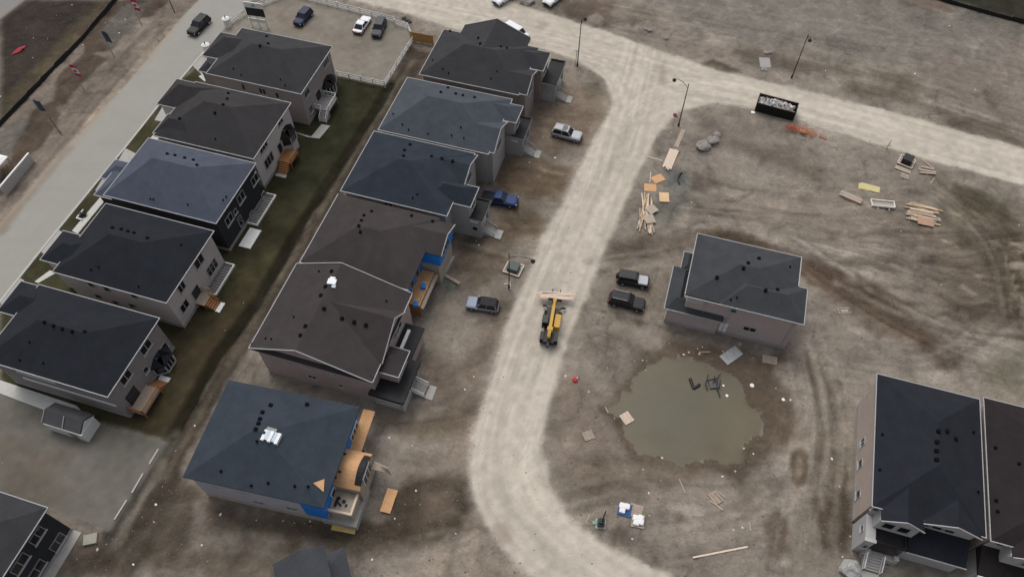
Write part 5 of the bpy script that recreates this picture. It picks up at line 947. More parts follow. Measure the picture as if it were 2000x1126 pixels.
# silt fences
def silt(label, pts):
    W_ = [G(*p) for p in pts]; o = W_[0]; t = thing('silt_fence', label, 'fence', (*o, 0), 0, 'black silt fences'); SF = mat('silt_fabric', (.012, .012, .012), .8, .2, 2)
    for a_, b_ in zip(W_[:-1], W_[1:]):
        L = math.dist(a_, b_); n = max(1, int(L/3))
        for i in range(n):
            p = (a_[0]+(b_[0]-a_[0])*i/n-o[0], a_[1]+(b_[1]-a_[1])*i/n-o[1]); q = (a_[0]+(b_[0]-a_[0])*(i+1)/n-o[0], a_[1]+(b_[1]-a_[1])*(i+1)/n-o[1]); r = lambda: random.uniform(-.12, .12)
            hp, hq = .75+r(), .75+r(); m = MB(); dx, dy = .45+r(), -.35+r()
            m.add([(*p, hp), (*q, hq), (q[0]+dx*.4, q[1]+dy*.4, -.1), (p[0]+dx*.4, p[1]+dy*.4, -.1), (p[0]-.06, p[1]+.06, hp), (q[0]-.06, q[1]+.06, hq), (q[0]-.06, q[1]+.06, -.1), (p[0]-.06, p[1]+.06, -.1)], [(0, 1, 2, 3), (4, 7, 6, 5), (0, 4, 5, 1), (1, 5, 6, 2), (2, 6, 7, 3), (3, 7, 4, 0)]); m.build('fabric_panel', SF, t)
            MB().box(p[0]-.1, p[0]-.05, p[1]+.05, p[1]+.1, -.2, 1.0).build('stake', WOODG, t)
silt('black silt fence on the brown bank at the left', [(-20, 268), (0, 246), (83, 160), (160, 80), (228, 0), (245, -20)]); silt('black silt fence along the dark grass at the top right', [(1800, -12), (1850, 6), (1930, 28), (2020, 52)])
# white wall hoarding at the left edge
pa, pb = G(12, 383), G(68, 316); t = thing('white_screen_wall', 'long low white slatted screen wall at the left edge', 'wall', (*pa, 0), math.atan2(pb[1]-pa[1], pb[0]-pa[0])); L = math.dist(pa, pb); n = int(L/.6)
for i in range(n): MB().box(i*L/n+.015, (i+1)*L/n-.015, -.06, .06, .1, 1.85).build('panel', SILL, t)
MB().box(-.05, L+.05, -.12, .12, 1.852, 2.05).build('coping', BRIGHT, t)
x, y = G(2, 340); t = thing('white_canopy', 'white canopy corner cut by the left edge beside the screen wall', 'canopy', (x, y, 0)); MB().add([(-3, -2, 2.4), (1.3, -2, 2.4), (1.3, 2, 2.4), (-3, 2, 2.4), (-3, -2, 2.2), (1.3, -2, 2.2), (1.3, 2, 2.2), (-3, 2, 2.2), (-1, 0, 3.2)], [(0, 1, 8), (1, 2, 8), (2, 3, 8), (3, 0, 8), (0, 4, 5, 1), (1, 5, 6, 2), (2, 6, 7, 3), (3, 7, 4, 0), (4, 7, 6, 5)]).build('canopy_roof', BRIGHT, t)
for a_, b_ in ((1.1, -1.8), (1.1, 1.8), (-2.8, 1.8), (-2.8, -1.8)): MB().box(a_-.06, a_+.06, b_-.06, b_+.06, -.1, 2.2).build('canopy_post', GREYM, t)
# ------------------------------------------------------------------ kerbs, walks, drives
def strip(name, pts, w, h, m, z0=-.15):
    W_ = [Vector(G(*p)) for p in pts]; mb = MB(); L_, R2 = [], []
    for i, p in enumerate(W_):
        d = (W_[min(i+1, len(W_)-1)]-W_[max(i-1, 0)]).normalized(); n = Vector((-d.y, d.x)); L_.append(p+n*w/2); R2.append(p-n*w/2)
    for i in range(len(W_)-1): mb.prism([tuple(L_[i]), tuple(R2[i]), tuple(R2[i+1]), tuple(L_[i+1])], z0, h)
    o = mb.build(name, m); o['kind'] = 'structure'; return o
KERB = mat('kerb_concrete', (.40, .40, .36), .9, .08, 2)
strip('kerb', [(-60, 662), (0, 590), (86, 482), (250, 282), (315, 200), (398, 102)], .35, .12, KERB)
for i, q in enumerate(([(222, 330), (268, 342), (290, 312), (245, 290)], [(302, 235), (326, 240), (345, 215), (318, 208)], [(186, 372), (200, 378), (215, 355), (200, 350)], [(375, 128), (398, 150), (420, 118), (395, 106)], [(80, 492), (92, 500), (124, 455), (112, 447)], [(0, 592), (10, 600), (48, 548), (38, 542)])):
    o = MB().prism(Gs(q), -.15, .065).build('driveway', CONCD if i in (2,) else CONC); o['kind'] = 'structure'
WALK = mat('walk_concrete', (.46, .46, .43), .9, .08, 2)
for q in ([(333, 222), (343, 226), (272, 322), (256, 318)], [(205, 375), (216, 379), (152, 457), (141, 451)], [(98, 528), (110, 533), (75, 553), (68, 550)], [(388, 150), (400, 160), (418, 150), (402, 143)]):
    o = MB().prism(Gs(q), -.15, .085).build('footpath', WALK); o['kind'] = 'structure'
for i, q in enumerate(((310, 876, 292, 906), (280, 924, 258, 962), (248, 976, 224, 1014))): strip('kerb', [(q[0], q[1]), (q[2], q[3])], .18, .12, KERB)
o = MB().prism(Gs([(0, 742), (150, 792), (158, 800), (118, 812), (0, 768)]), -.1, .10).build('footpath', WALK); o['kind'] = 'structure'
t = thing('planter_bed', 'small white edged planter on the front lawn of the navy house', 'planter', (*G(158, 420), 0)); MB().box(-.1, .05, -.9, .9, -.1, .35).build('edging', BRIGHT, t); MB().box(.052, .9, -.9, -.75, -.1, .347).build('edging', BRIGHT, t)
m = MB()
for i in range(60): a_ = random.uniform(0, 6.28); r_ = random.uniform(0, .5); m.obox((.5+r_*math.cos(a_), .1+r_*math.sin(a_), random.uniform(.1, .6)), .25, .2, .02, random.uniform(0, 6), random.uniform(-1, 1))
m.build('shrub', mat('shrub_leaf', (.02, .025, .014), .8, .3, 4), t)
# ------------------------------------------------------------------ site clutter
def at(u, v): x, y = G(u, v); return x, y, hz(x, y)
def ang(p, q): a = G(*p); b = G(*q); return math.atan2(b[1]-a[1], b[0]-a[0])
def board(label, p, q, w=.22, t=.06, m=None, z=0.0, group=None, name='board', cat='board'):
    a = G(*p); b = G(*q); L = math.dist(a, b); c = ((a[0]+b[0])/2, (a[1]+b[1])/2); h = max(hz(*a), hz(*b), hz(*c))
    o = MB().box(-L/2, L/2, -w/2, w/2, 0, t).build(name, m or WOODG); o.location = (c[0], c[1], h+z); o.rotation_euler = (0, 0, math.atan2(b[1]-a[1], b[0]-a[0])); return tag(o, label, cat, group)
def sheet(label, c, L, Wd, rz, m, z=0.0, t=.03, name='plywood_sheet', cat='sheet', group=None, tilt=0.0):
    x, y, h = at(*c); o = MB().box(-L/2, L/2, -Wd/2, Wd/2, 0, t).build(name, m); o.location = (x, y, h+z+.02); o.rotation_euler = (tilt, 0, rz); return tag(o, label, cat, group)
def pallet(label, c, rz, L=1.2, Wd=1.0, m=None, z=0.0, n=7, group='wooden pallets'):
    x, y, h = at(*c); t = thing('pallet', label, 'pallet', (x, y, h+z), rz, group); m = m or WOODG
    for i in range(n): MB().box(-L/2, L/2, -Wd/2+i*Wd/n+.025, -Wd/2+(i+1)*Wd/n-.025, .11, .135).build('slat', m, t)
    for i in (-1, 0, 1): MB().box(i*(L/2-.05)-.045, i*(L/2-.05)+.045, -Wd/2, Wd/2, .02, .11).build('stringer', m, t)
    for i in (-1, 1): MB().box(-L/2, L/2, i*(Wd/2-.06)-.05, i*(Wd/2-.06)+.05, 0, .02).build('bottom_slat', m, t)
    return t
# dumpster
a = G(1473, 217); b = G(1548, 237); L = math.dist(a, b); az = math.atan2(b[1]-a[1], b[0]-a[0]); Wd = 2.5; nx, ny = -math.sin(az), math.cos(az)
t = thing('dumpster', 'black open dumpster full of rubbish at the roadside', 'dumpster', ((a[0]+b[0])/2+nx*Wd/2, (a[1]+b[1])/2+ny*Wd/2, 0), az); DUM = mat('dumpster_black', (.010, .009, .009), .6, .2, 2); h = L/2; D = 1.75
for nm, bx in (('side_wall', (-h, h, -Wd/2, -Wd/2+.1)), ('side_wall', (-h, h, Wd/2-.1, Wd/2)), ('end_wall', (-h, -h+.1, -Wd/2+.1, Wd/2-.1)), ('end_wall', (h-.1, h, -Wd/2+.1, Wd/2-.1))): MB().box(*bx, .15, D).build(nm, DUM, t)
MB().box(-h, h, -Wd/2, Wd/2, .05, .15).build('floor', DUM, t)
for i in range(9): xx = -h+.25+i*(L-.5)/8; [MB().box(xx-.06, xx+.06, k*(Wd/2+.001) if k > 0 else -Wd/2-.1, Wd/2+.1 if k > 0 else -Wd/2-.001, .2, D-.1).build('rib', DUM, t) for k in (-1, 1)]
for k in (-1, 1): MB().box(-h-.05, h+.05, k*(Wd/2-.02)-.08, k*(Wd/2-.02)+.08, D, D+.12).build('top_rail', DUM, t); MB().box(k*(h-.02)-.08, k*(h-.02)+.08, -Wd/2+.07, Wd/2-.07, D, D+.117).build('top_rail', DUM, t)
for k in (-1, 1):
    for j in (-1, 1): MB().tube([(k*(h-.5), j*(Wd/2-.3), .08), (k*(h-.5), j*(Wd/2-.12), .08)], .1, 8).build('roller', DARKM, t)
TR = [mat('trash_white', (.62, .62, .63), .6, .15, 5), mat('trash_grey', (.25, .25, .26), .6, .2, 5), mat('trash_blue', (.28, .34, .42), .5, .2, 5), WOODG, mat('trash_tan', (.42, .33, .26), .7, .2, 5)]
for j, mm in enumerate(TR):
    m = MB()
    for i in range(46): x_, y_ = random.uniform(-h+.3, h-.3), random.uniform(-Wd/2+.3, Wd/2-.3); m.obox((x_, y_, D-.32+.25*math.cos(x_*.8)*math.cos(y_)+random.uniform(-.05, .1)), random.uniform(.15, .7), random.uniform(.08, .35), random.uniform(.03, .2), random.uniform(0, 3), random.uniform(-.5, .5), random.uniform(-.5, .5))
    o = m.build('rubbish', mm); o.location = t.location; o.rotation_euler = t.rotation_euler; o['kind'] = 'stuff'; tag(o, ('pale', 'grey', 'bluish', 'wooden', 'tan')[j]+' rubbish heaped inside the black dumpster', 'rubbish')
board('flat white board on the ground left of the dumpster', (1467, 219), (1474, 220), .5, .05, BRIGHT)
# orange safety netting
x, y, z = at(1568, 258); az = ang((1535, 248), (1600, 268)); t = thing('safety_netting', 'crumpled orange safety netting heaped by the dumpster', 'netting', (x, y, z), az); ORG = mat('netting_orange', (.56, .17, .06), .6, .15, 3); RDN = mat('netting_red', (.48, .10, .06), .6, .15, 3)
def strands(n, xr, yr, zr, m, nm, r=.035):
    mb = MB()
    for i in range(n):
        cx_, cy_2, a_, b_ = random.uniform(*xr), random.uniform(*yr), random.uniform(.3, 1.1), random.uniform(.25, .7); ph = random.uniform(0, 6.28); pts = []
        for k in range(9): tt = ph+k*.6; pts.append((cx_+a_*math.cos(tt), cy_2+b_*math.sin(tt), .05+zr*abs(math.sin(tt*.7+i))))
        mb.tube(pts, r, 4)
    mb.build(nm, m, t)['kind'] = 'stuff'
strands(26, (-2.0, 1.6), (-.45, .45), .55, ORG, 'net_folds', .026); strands(11, (-2.7, -1.2), (-.4, .4), .5, RDN, 'net_folds', .03)
for i in range(6): MB().box(-.6+i*.22, -.43+i*.22, -.5, .2, .35, .38).build('slat', WOOD, t)
board('reddish board lying at the right end of the orange netting', (1600, 266), (1614, 272), .5, .05, mat('red_board', (.30, .12, .08), .8), z=.05); pallet('small grey pallet right of the orange netting', (1627, 285), .2, 1.1, .9)
# cabinets
def cabinet(label, c, rz, m, sx=1.1, sy=1.0, h=1.0, frame=True):
    x, y, z = at(*c); t = thing('utility_cabinet', label, 'cabinet', (x, y, z), rz); MB().box(-sx*.75, sx*.75, -sy*.75, sy*.75, -.2, .1).build('pad', CONC, t)
    b_ = MB(); b_.add([(-sx/2, -sy/2, .1), (sx/2, -sy/2, .1), (sx/2, sy/2, .1), (-sx/2, sy/2, .1), (-sx/2, -sy/2, h), (sx/2, -sy/2, h), (sx/2, sy/2, h+.12), (-sx/2, sy/2, h+.12)], [(3, 2, 1, 0), (4, 5, 6, 7), (0, 1, 5, 4), (1, 2, 6, 5), (2, 3, 7, 6), (3, 0, 4, 7)]); b = b_.build('cabinet_body', m, t)
    MB().box(-sx*.35, sx*.35, -sy/2-.03, -sy/2-.001, .25, h-.1).build('cabinet_door', m, b)
    if frame:
        for q in ((-sx*.78, sx*.78, -sy*.8, -sy*.7), (-sx*.78, sx*.78, sy*.7, sy*.8), (-sx*.8, -sx*.7, -sy*.69, sy*.69), (sx*.7, sx*.8, -sy*.69, sy*.69)): MB().box(*q, .1, .3).build('guard_board', WOODP, t)
cabinet('green utility cabinet in a pale frame under the lamp arm', (1003, 526), -.1, mat('cab_green', (.075, .095, .085), .6), 1.6, 1.4, .9); cabinet('black utility cabinet beside the right hand street', (1769, 318), -.3, DARKM, 1.5, 1.4, 1.1); cabinet('small green cabinet by the short pole near the curve', (1173, 1022), .2, GREENB, .8, .8, .7, False)
o = sheet('teal cover lying beside the small green cabinet', (1161, 1020), .5, .4, .3, mat('teal', (.18, .32, .27), .6), t=.12, name='cover', cat='cover')
sheet('wide grey board leaning at the black cabinet', (1763, 332), 2.4, .8, ang((1746, 324), (1780, 337)), PLYG, .1, cat='sheet'); pallet('weathered pallet below the black cabinet', (1767, 345), ang((1760, 340), (1777, 345)), 1.2, 1.0)
pallet('pallet under loose boards right of the black cabinet', (1808, 333), ang((1790, 328), (1826, 335)), 2.2, .9, n=4)
for i, (p, q) in enumerate((((1793, 333), (1827, 338)), ((1794, 338), (1826, 341)), ((1797, 328), (1822, 333)))): board(('lowest', 'middle', 'upper')[i]+' loose board on the pallet right of the black cabinet', p, q, .3, .06, WOODG, .16+.06*i)
board('bowed board leaning off the street edge near the black cabinet', (1799, 312), (1823, 330), .18, .06, WOODG, .05); board('stray short board below the pallet by the black cabinet', (1817, 358), (1825, 348), .15, .05, WOODG)
# lumber stacks by the street
def stack(label, p, q, w, n, m, layers=1, z=0.0, group=None):
    a = G(*p); b = G(*q); az = math.atan2(b[1]-a[1], b[0]-a[0]); L = math.dist(a, b); nx, ny = -math.sin(az), math.cos(az); bw = w/n
    for k in range(layers):
        for i in range(n):
            off_ = -w/2+bw*(i+.5); c = ((a[0]+b[0])/2+nx*off_, (a[1]+b[1])/2+ny*off_); dl = random.uniform(-.2, .2); LL = L*random.uniform(.92, 1.03)
            o = MB().box(-LL/2, LL/2, -bw/2+.012, bw/2-.012, 0, .075).build('plank', m); o.location = (c[0]+math.cos(az)*dl, c[1]+math.sin(az)*dl, hz(*c)+.02+z+k*.08+.004*(i % 2)); o.rotation_euler = (0, 0, az+random.uniform(-.01, .01)); tag(o, label, 'plank', group or label)
stack('pale plank in the neat stack beside the street edge', (1317, 293), (1302, 329), 1.5, 5, WOODP, 2); stack('thin weathered plank lying past the neat stack', (1335, 253), (1320, 288), .7, 3, WOODG)
for i, (c, r, m, zz) in enumerate((((1285, 349), .25, PLY, .06), ((1270, 366), -.35, PLY, .0))): sheet(('orange plywood sheet above the lower tilted sheet', 'orange plywood sheet tilted below its neighbour')[i], c, 1.5, 1.9, ang((1270, 366), (1285, 349))+r+.9, m, zz)
for i in range(5): sheet('pale plywood sheet in the small square stack', (1297, 386), 1.5, 1.9, .22, WOODP if i < 4 else mat('ply_pale', (.60, .42, .24), .8, .1), .03*i, .028, group='small square plywood stack')
rb = random.Random(3)
for i in range(24):
    u, v = 1258+rb.uniform(-10, 16), 418+rb.uniform(-14, 16); L_ = rb.uniform(34, 56); s_ = rb.uniform(-.28, .12)+(u-1258)*.012
    board('loose timber in the untidy pile by the street bend', (u-s_*L_*.5, v-L_/2), (u+s_*L_*.5, v+L_/2), .16, .09, (WOOD, WOODP, WOODG)[i % 3], .05+.035*(i//3), 'timbers in the untidy pile')
sheet('grey square sheet on top of the untidy timber pile', (1272, 412), 1.6, 1.5, .9, PLYG, .42); sheet('greyish sheet below the first on the untidy timber pile', (1268, 431), 1.5, 1.6, .5, PLYG, .40)
board('thin stick poking left out of the untidy timber pile', (1232, 428), (1245, 416), .08, .05, WOODG); board('pale stick lying left of the neat plank stack', (1264, 306), (1293, 314), .14, .06, WOODP); board('second pale stick left of the neat plank stack', (1280, 308), (1296, 318), .1, .06, WOODG); board('upright looking pale stick beside the plywood', (1271, 336), (1269, 356), .1, .06, WOODP)
x, y, z = at(1327, 348); o = MB().tube([(-.25, 1.3, .1), (.1, .7, .14), (.2, 0, .14), (.1, -.7, .14), (-.2, -1.3, .1)], .13, 8).build('hose', DARKM); o.location = (x, y, z); o.rotation_euler = (0, 0, math.pi); tag(o, 'curved black hose on the grey patch', 'hose')
def rock(label, c, r, sq=.6, m=None, seed=1, cat='boulder', name='boulder', group=None):
    import bmesh
    x, y, z = at(*c); bm = bmesh.new(); bmesh.ops.create_icosphere(bm, subdivisions=3, radius=1); rg = random.Random(seed); ax = [Vector((rg.uniform(-1, 1), rg.uniform(-1, 1), rg.uniform(-1, 1))).normalized() for _ in range(9)]; of = [rg.uniform(.72, .95) for _ in ax]
    for v in bm.verts:
        for a_, o_ in zip(ax, of):
            d = v.co.dot(a_)
            if d > o_: v.co -= a_*(d-o_)
        v.co *= 1+.10*math.sin(5*v.co.x+seed)*math.sin(6*v.co.y)+.05*math.sin(13*v.co.z+seed)
        v.co = Vector((v.co.x*r, v.co.y*r*rg.uniform(.98, 1.02), v.co.z*r*sq))
    me = bpy.data.meshes.new(name); bm.to_mesh(me); bm.free(); me.materials.append(m); o = bpy.data.objects.new(name, me); COL.objects.link(o); o.location = (x, y, z+r*sq*.45); return tag(o, label, cat, group)
RK = mat('concrete_rubble', (.235, .215, .195), .95, .3, 2, bump=.8, bscale=4, grain=.2)
rock('larger grey spoil lump with a smaller lump at its right', (1373, 289), 1.2, .34, RK, 4); rock('round grey spoil lump at the right of the larger one', (1391, 278), 1.0, .36, RK, 9); rock('small grey lump above the round spoil lump', (1399, 264), .7, .5, RK, 12)
rock('grey wrapped bale at the foot of the front steps lower right', (1659, 1114), 1.25, .7, mat('wrap_grey', (.30, .30, .29), .5, .2, 3), 21, 'bale', 'wrapped_bale')
for i, (u, v) in enumerate(((1262, 60), (1268, 62), (1300, 75), (1496, 104), (1503, 103), (1492, 135))): rock('pale broken lump in the dirt strip beyond the street', (u, v), .45, .5, RK, 30+i, group='pale lumps beyond the street')
o = sheet('grey slab with a slatted cover on dirt beyond the street', (1494, 122), 1.9, 2.6, .2, CONCD, t=.1, name='slab', cat='slab'); pallet('small grey pallet on the slab beyond the street', (1492, 136), .2, 1.0, .8, GREYM, .1)
# right hand field
for i in range(2): sheet(('yellow plywood sheet, lower of the overlapping pair', 'yellow plywood sheet, upper of the overlapping pair')[i], (1695+i*4, 367), 2.9, 1.25, ang((1680, 362), (1715, 372))+(.02 if i else .1), mat('ply_yellow', (.50, .44, .22), .75, .1), .03*i)
stack('grey plank in the strapped bundle on the open field', (1641, 379), (1681, 396), 1.1, 4, WOODG, 5)
x, y, z = at(1723, 400); t = thing('form_tray', 'pale rectangular tray on two bearers in the open field', 'tray', (x, y, z), ang((1703, 398), (1744, 402)))
for q in (-.8, .9): MB().box(q-.1, q+.1, -1.1, .5, .02, .16).build('bearer', WOODG, t)
MB().box(-1.7, 1.7, -.55, .55, .16, .22).build('tray_base', PLYG, t)
for q in ((-1.75, 1.75, -.65, -.55), (-1.75, 1.75, .55, .65), (-1.75, -1.65, -.54, .54), (1.65, 1.75, -.54, .54)): MB().box(*q, .16, .5).build('tray_side', BRIGHT, t)
for i in range(20):
    v = 402+i*1.75; board('loose timber in the sprawling pile on the open field', (1772+rb.uniform(-6, 8), v-6+rb.uniform(-2, 2)), (1828+rb.uniform(-8, 12), v+7+rb.uniform(-2, 2)), .17, .09, (WOOD, WOODP, WOODG)[i % 3], .03+.05*(i % 4), 'timbers in the sprawling pile')
sheet('brown sheet on top of the sprawling timber pile', (1806, 435), 2.3, 1.5, ang((1785, 430), (1830, 440)), mat('ply_brown', (.36, .23, .16), .8, .1), .32)
# mud and debris round the puddle
sheet('grey panel lying in the mud south of the brick house', (1428, 694), 2.9, 1.6, ang((1412, 704), (1444, 682)), mat('panel_grey', (.33, .34, .36), .6, .1), .05, .06, 'panel', 'panel'); board('short board resting on the grey panel', (1410, 685), (1424, 703), .16, .06, WOODG, .12)
pallet('weathered pallet on dark mud by the brick house corner', (1503, 703), ang((1490, 701), (1516, 706)), 1.9, 1.2); pallet('pale pallet at the west shore of the puddle', (1224, 816), ang((1210, 815), (1235, 808))+.25, 1.3, 1.5, WOODP); pallet('grey pallet left of the puddle', (1149, 850), ang((1138, 852), (1158, 845)), 1.3, 1.2)
x, y, z = at(1356, 752); t = thing('bent_pipe', 'black bent pipe stub sticking out of the puddle', 'pipe', (x, y, -.05)); MB().tube([(-.7, .8, .12), (-.3, .1, .06), (0, -.5, .02)], .22, 8).build('pipe_arm', DARKM, t); MB().tube([(0, -.5, .02), (.5, .1, .1), (.65, .35, .1)], .2, 8).build('pipe_arm', DARKM, t)
x, y, z = at(1392, 748); t = thing('wreckage', 'dark tangled wreckage in the puddle', 'wreckage', (x, y, -.05))
for i in range(9): MB().obox((random.uniform(-.9, .9), random.uniform(-1.2, 1.4), .08+.05*i), random.uniform(.9, 2.2), .12, .05, random.uniform(.4, 2.6), 0, random.uniform(-.12, .12)).build('dark_slat', DARKM, t)
MB().obox((.2, -.2, .2), 1.3, 1.0, .08, .4).build('dark_sheet', mat('dark_sheet', (.07, .075, .08), .5), t)
for i, (u, v, r_) in enumerate(((1469, 752, .3), (1420, 772, .2), (1530, 780, .24), (1413, 752, .16))): rock(('white plastic bag on the mud east of the puddle', 'white bag just below the tangled wreckage', 'white scrap at the muddy track edge', 'white scrap touching the tangled wreckage')[i], (u, v), r_, .3, BRIGHT, 50+i, 'bag', 'plastic_bag')
for i, (p, q, l) in enumerate((((1353, 1088), (1460, 1067), 'long pale pole lying in the lower right dirt'), ((1326, 935), (1338, 963), 'pale stick below the puddle'), ((1365, 687), (1387, 687), 'thin pale stick at the mud edge by the brick house'), ((1463, 1020), (1466, 1036), 'short grey stick near the round mud spot'), ((1672, 1050), (1681, 1088), 'pale board beside the front steps lower right'), ((1182, 794), (1188, 806), 'short pale stick on the west puddle bank'), ((1144, 1022), (1152, 1004), 'thin twin stick by the small green cabinet'))): board(l, p, q, .2 if i in (0, 4) else .12, .08, WOODP if i == 0 else WOODG)
t = pallet('grey pallet under the loose slats in the lower dirt', (1398, 972), ang((1382, 962), (1412, 980))-.5, 1.5, 1.1)
for i in range(4): board('loose slat at the grey pallet in the lower dirt', (1382+i*6, 966-i*2), (1400+i*5, 990-i*6), .1, .06, WOODG, .14+.03*i, 'slats at the lower pallet')
board('grey beam across the grey pallet in the lower dirt', (1386, 978), (1411, 996), .2, .1, WOODG, .02)
BLUP = mat('pallet_blue', (.03, .09, .26), .7, .1); pallet('blue pallet carrying white sacks', (1220, 995), 0, 1.6, 1.6, BLUP); pallet('empty grey pallet between the white sack groups', (1242, 997), 0, 1.5, 1.6, WOODG); pallet('pallet under the lower group of four white sacks', (1246, 1017), .1, 1.5, 1.6, WOODG)
def sack(label, c, z, grp):
    x, y, h = at(*c); m = MB(); m.loft([rr_ring(-.34, .34, .34, 0, .1, 2), rr_ring(-.37, .37, .37, .12, .14, 2), rr_ring(-.33, .33, .33, .28, .12, 2), rr_ring(-.2, .2, .2, .33, .1, 2)]); o = m.build('sack', BRIGHT); o.location = (x, y, h+z); tag(o, label, 'sack', grp)
for u, v in ((1215, 988), (1224, 990), (1215, 997)): sack('white sack on the blue pallet', (u, v), .14, 'sacks on the blue pallet')
for u, v in ((1241, 1012), (1251, 1012), (1242, 1021), (1251, 1020)): sack('white sack in the lower group of four', (u, v), .14, 'lower group of sacks')
# by the unfinished houses
sheet('orange plywood sheet on the ground before the unfinished house', (760, 978), 1.3, 2.9, ang((753, 998), (767, 958))-math.pi/2, PLY, .15, .08); sheet('yellowish plywood leaning at the unfinished house foundation', (672, 1030), 2.9, 1.0, ang((650, 1026), (692, 1034)), mat('ply_yel2', (.50, .36, .14), .75, .1), .1, .05)
board('grey plank resting on the slab of the blue wrapped house', (870, 540), (898, 556), .45, .07, WOODG, .35); x, y, z = at(876, 556); t = thing('ladder', 'teal ladder lying under the plank at the blue wrapped house', 'ladder', (x, y, z), ang((870, 548), (884, 562))); TEAL = mat('ladder_teal', (.10, .28, .20), .6)
for k in (-.2, .2): MB().box(-1, 1, k-.04, k+.04, .05, .12).build('stile', TEAL, t)
for i in range(6): MB().box(-.85+i*.34, -.8+i*.34, -.16, .16, .07, .1).build('rung', TEAL, t)
board('white kerb board at the base of the lamp on the muddy lot', (995, 550), (996, 566), .22, .15, WOODP); board('crossed white board at the base of that lamp', (984, 556), (996, 553), .12, .08, WOODP, .03)
x, y, z = at(1932, 1119); t = thing('push_broom', 'white headed broom with green handle by the garage lower right', 'broom', (*G(1940, 1108), 0), ang((1930, 1122), (1944, 1106))); MB().obox((.2, 0, .1), .4, .5, .15).build('broom_head', BRIGHT, t); MB().tube([(0, 0, .12), (-1.6, 0, .3)], .04, 6).build('handle', TEAL, t)
def onroof(label, u, v, z, parts, name, cat):
    x, y = G(u, v, z); t = thing(name, label, cat, (x, y, z), random.uniform(0, 1))
    for nm, bx, m in parts: MB().box(*bx).build(nm, m, t)
onroof('white shingle bundle on the ridge of the cross gabled house', 650, 553, 9.9, [('bundle', (-.6, .5, -.4, .4, .0, .45), BRIGHT), ('bundle', (-.5, .2, .41, .8, -.1, .3), BRIGHT), ('bundle', (.1, .6, -.8, -.41, -.1, .35), mat('wrap_blue', (.42, .55, .62), .5))], 'shingle_bundles', 'bundle')
WB = mat('wrap_blue', (.42, .55, .62), .5)
onroof('pale and blue shingle packs lying on the blue grey roof', 530, 853, 9.15, [('pack', (-1.0+i*.42, -.62+i*.42, -.7+(.15 if i % 2 else 0), .6, -.3, .28+.05*(i % 3)), (BRIGHT, WB)[i % 2]) for i in range(5)]+[('pack', (-.9, .3, .65, 1.0, -.3, .2), TR[1])], 'shingle_packs', 'bundle')
o = rock('crumpled red tarp on the brown bank at upper left', (37, 99), .55, .4, mat('tarp_red', (.30, .02, .04), .7, .3, 3), 66, 'tarp', 'tarp'); o.scale = (2.6, .9, 1); o.rotation_euler = (0, 0, ang((22, 108), (55, 88)))
rock('small red bag on dirt at the right edge of the street', (1123, 742), .35, .6, RED, 77, 'bag', 'plastic_bag'); rock('wrapped pale pallet load cut by the top edge between the pickups', (1030, 2), 1.5, .6, mat('load_wrap', (.36, .34, .31), .5, .15, 3), 81, 'load', 'wrapped_load')
for i, (u, v) in enumerate(((795, 40), (789, 36), (800, 43))): rock('dark scrap by the top corner of the rail fence', (u, v), .45, .5, DARKM, 90+i, 'scrap', 'dark_scrap', 'dark scraps at the fence corner')
x, y, z = at(1648, 606); t = thing('broken_frame', 'broken pale timber frame east of the brick house', 'frame', (x, y, z), .4)
for q in ((-.9, .9, -.5, -.38), (-.9, .9, .3, .42), (-.8, -.68, -.37, .29)): MB().box(*q, .03, .12).build('frame_bar', WOODG, t)
MB().box(-.5, .5, -.3, .1, .121, .16).build('frame_panel', PLYG, t)
x, y, z = at(178, 1053); o = MB().box(-.75, .75, -.6, .6, 0, .35).build('crate', mat('crate_tan', (.30, .29, .24), .8, .1)); o.location = (x, y, z); o.rotation_euler = (0, 0, .5); tag(o, 'tan block on dirt below the lower left lot', 'block')
# litter and stones
lit = random.Random(17); LP = [(150+c*.25, 620+d*.25) for c, d in ()]
LP = [(1335, 692), (1362, 680), (1366, 690), (1371, 678), (1240, 705), (1308, 671), (1297, 668), (1290, 677), (1262, 722), (1255, 704), (1345, 686), (1471, 698), (1446, 671), (1516, 758), (1544, 781), (1472, 886), (1452, 875), (1624, 896), (1257, 916), (1307, 917), (1410, 930), (1436, 919), (1294, 893), (1201, 817), (1187, 716), (1127, 738), (1105, 734), (1166, 735), (1150, 765),
      (1410, 247), (1312, 259), (1288, 266), (1357, 294), (1293, 344), (1335, 348), (1352, 406), (1351, 395), (1385, 422), (1541, 349), (1582, 363), (1838, 555), (1960, 500), (1905, 176), (1900, 172), (1917, 192), (1787, 145), (1575, 128), (1613, 137), (1823, 12), (1910, 21), (1990, 440), (1855, 50),
      (1034, 317), (1062, 268), (995, 358), (1083, 307), (930, 470), (935, 478), (890, 590), (850, 610), (925, 735), (910, 760), (760, 855), (805, 870), (870, 957), (812, 957), (770, 1012), (726, 1092), (890, 1040), (535, 1002), (500, 1015), (552, 1016), (575, 1020), (606, 1018), (430, 1005), (318, 950), (305, 985), (300, 1018), (258, 1035), (205, 1060), (190, 1072), (125, 1072), (112, 1095), (100, 1120), (395, 1063), (260, 1100), (345, 880), (440, 645), (475, 590), (380, 830), (540, 640),
      (63, 114), (65, 75), (92, 76), (35, 160), (0, 187), (107, 141), (207, 45), (232, 65), (245, 38), (162, 88), (150, 103), (140, 10), (110, 30), (1735, 1060), (1770, 1075), (1790, 1085), (1825, 1100), (1815, 1072), (1850, 1110), (1860, 1080), (1840, 1090), (1795, 1065), (1645, 1085), (1640, 950), (1660, 1045), (1425, 1020), (1433, 1034), (1450, 1028), (1235, 1052), (1242, 1050), (1268, 1005), (1274, 1001), (1266, 962), (1290, 937), (1700, 470), (1760, 450), (1630, 430)]
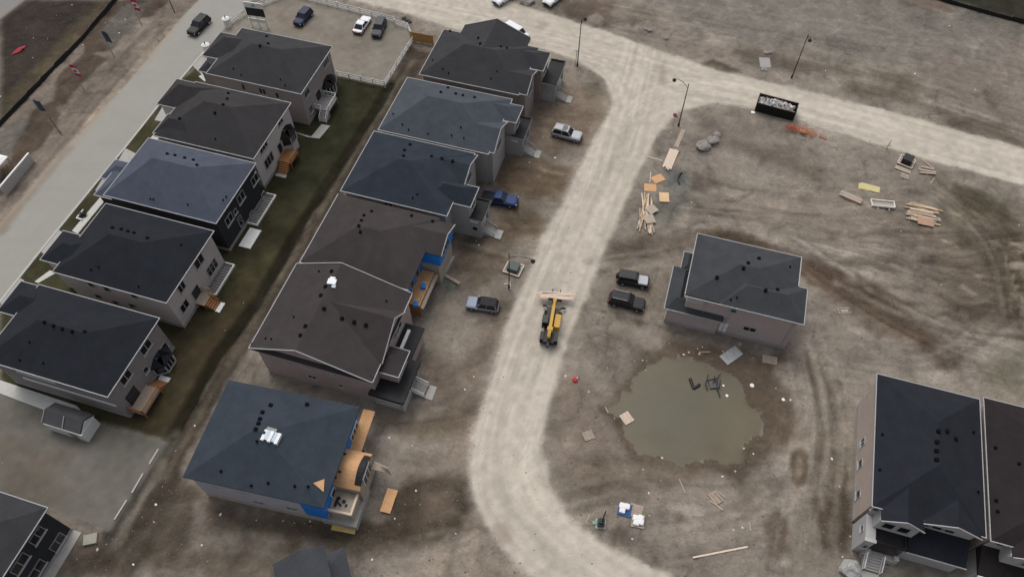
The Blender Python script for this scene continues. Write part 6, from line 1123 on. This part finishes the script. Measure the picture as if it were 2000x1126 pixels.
LM = [mat('litter_white', (.62, .62, .60), .7, .1), mat('litter_tan', (.42, .38, .32), .8, .1)]
LW = {}
for i in range(6):
    m = MB(); pts = [(math.cos(a_)*lit.uniform(.6, 1), math.sin(a_)*lit.uniform(.5, 1)) for a_ in (0, .9, 2.0, 3.1, 4.2, 5.3)]; m.prism(pts, 0, .35); me = m.build('litter_scrap', LM[i % 2]); LW[i] = me.data; bpy.data.objects.remove(me)
for i, (u, v) in enumerate(LP):
    x, y, z = at(u+lit.uniform(-1, 1), v+lit.uniform(-1, 1)); o = bpy.data.objects.new('litter_scrap', LW[lit.randrange(6)]); COL.objects.link(o); s_ = lit.uniform(.07, .19); o.scale = (s_*lit.uniform(.8, 1.6), s_, s_*.5); o.location = (x, y, z-.01); o.rotation_euler = (0, 0, lit.uniform(0, 6)); tag(o, 'small pale scrap of litter on the bare ground', 'litter', 'pale litter scraps')
def stones(name, n, tst, m, smin, smax):
    vs, fs = [], []; k = 0
    while k < n:
        u, v = lit.uniform(-20, 2020), lit.uniform(-20, 1150); x, y = G(u, v); i = min(max(int(np.searchsorted(gx, x))-1, 0), NX-1); j = min(max(int(np.searchsorted(gy, y))-1, 0), NY-1); q = j*NX+i
        k += 1
        if LAB[q] not in tst: continue
        s_ = lit.uniform(smin, smax)*(1 if lit.random() < .9 else 1.8); z = Hh[q]; b = len(vs); a_ = lit.uniform(0, 6); c_, d_ = math.cos(a_)*s_, math.sin(a_)*s_
        vs += [(x+c_, y+d_, z), (x-d_*.8, y+c_*.8, z), (x-c_, y-d_, z), (x+d_*.7, y-c_*.7, z), (x+c_*.2, y+d_*.2, z+s_*.7)]; fs += [(b, b+1, b+4), (b+1, b+2, b+4), (b+2, b+3, b+4), (b+3, b, b+4)]
    me = bpy.data.meshes.new(name); me.from_pydata(vs, [], fs); me.materials.append(m); o = bpy.data.objects.new(name, me); COL.objects.link(o); o['kind'] = 'stuff'; return o
tag(stones('pale_stones', 4200, (0,), mat('stone_pale', (.25, .23, .205), .9, .3, 3), .04, .09), 'pale stones scattered over the bare soil', 'stones')
tag(stones('soil_clods', 9000, (0,), mat('soil_clod', (.16, .138, .118), .95, .3, 3), .04, .11), 'dark soil clods scattered over the bare ground', 'clods')
tag(stones('road_gravel', 2600, (1, 3, 5), mat('stone_road', (.24, .215, .185), .9, .3, 3), .04, .09), 'loose gravel scattered over the streets and lots', 'gravel')
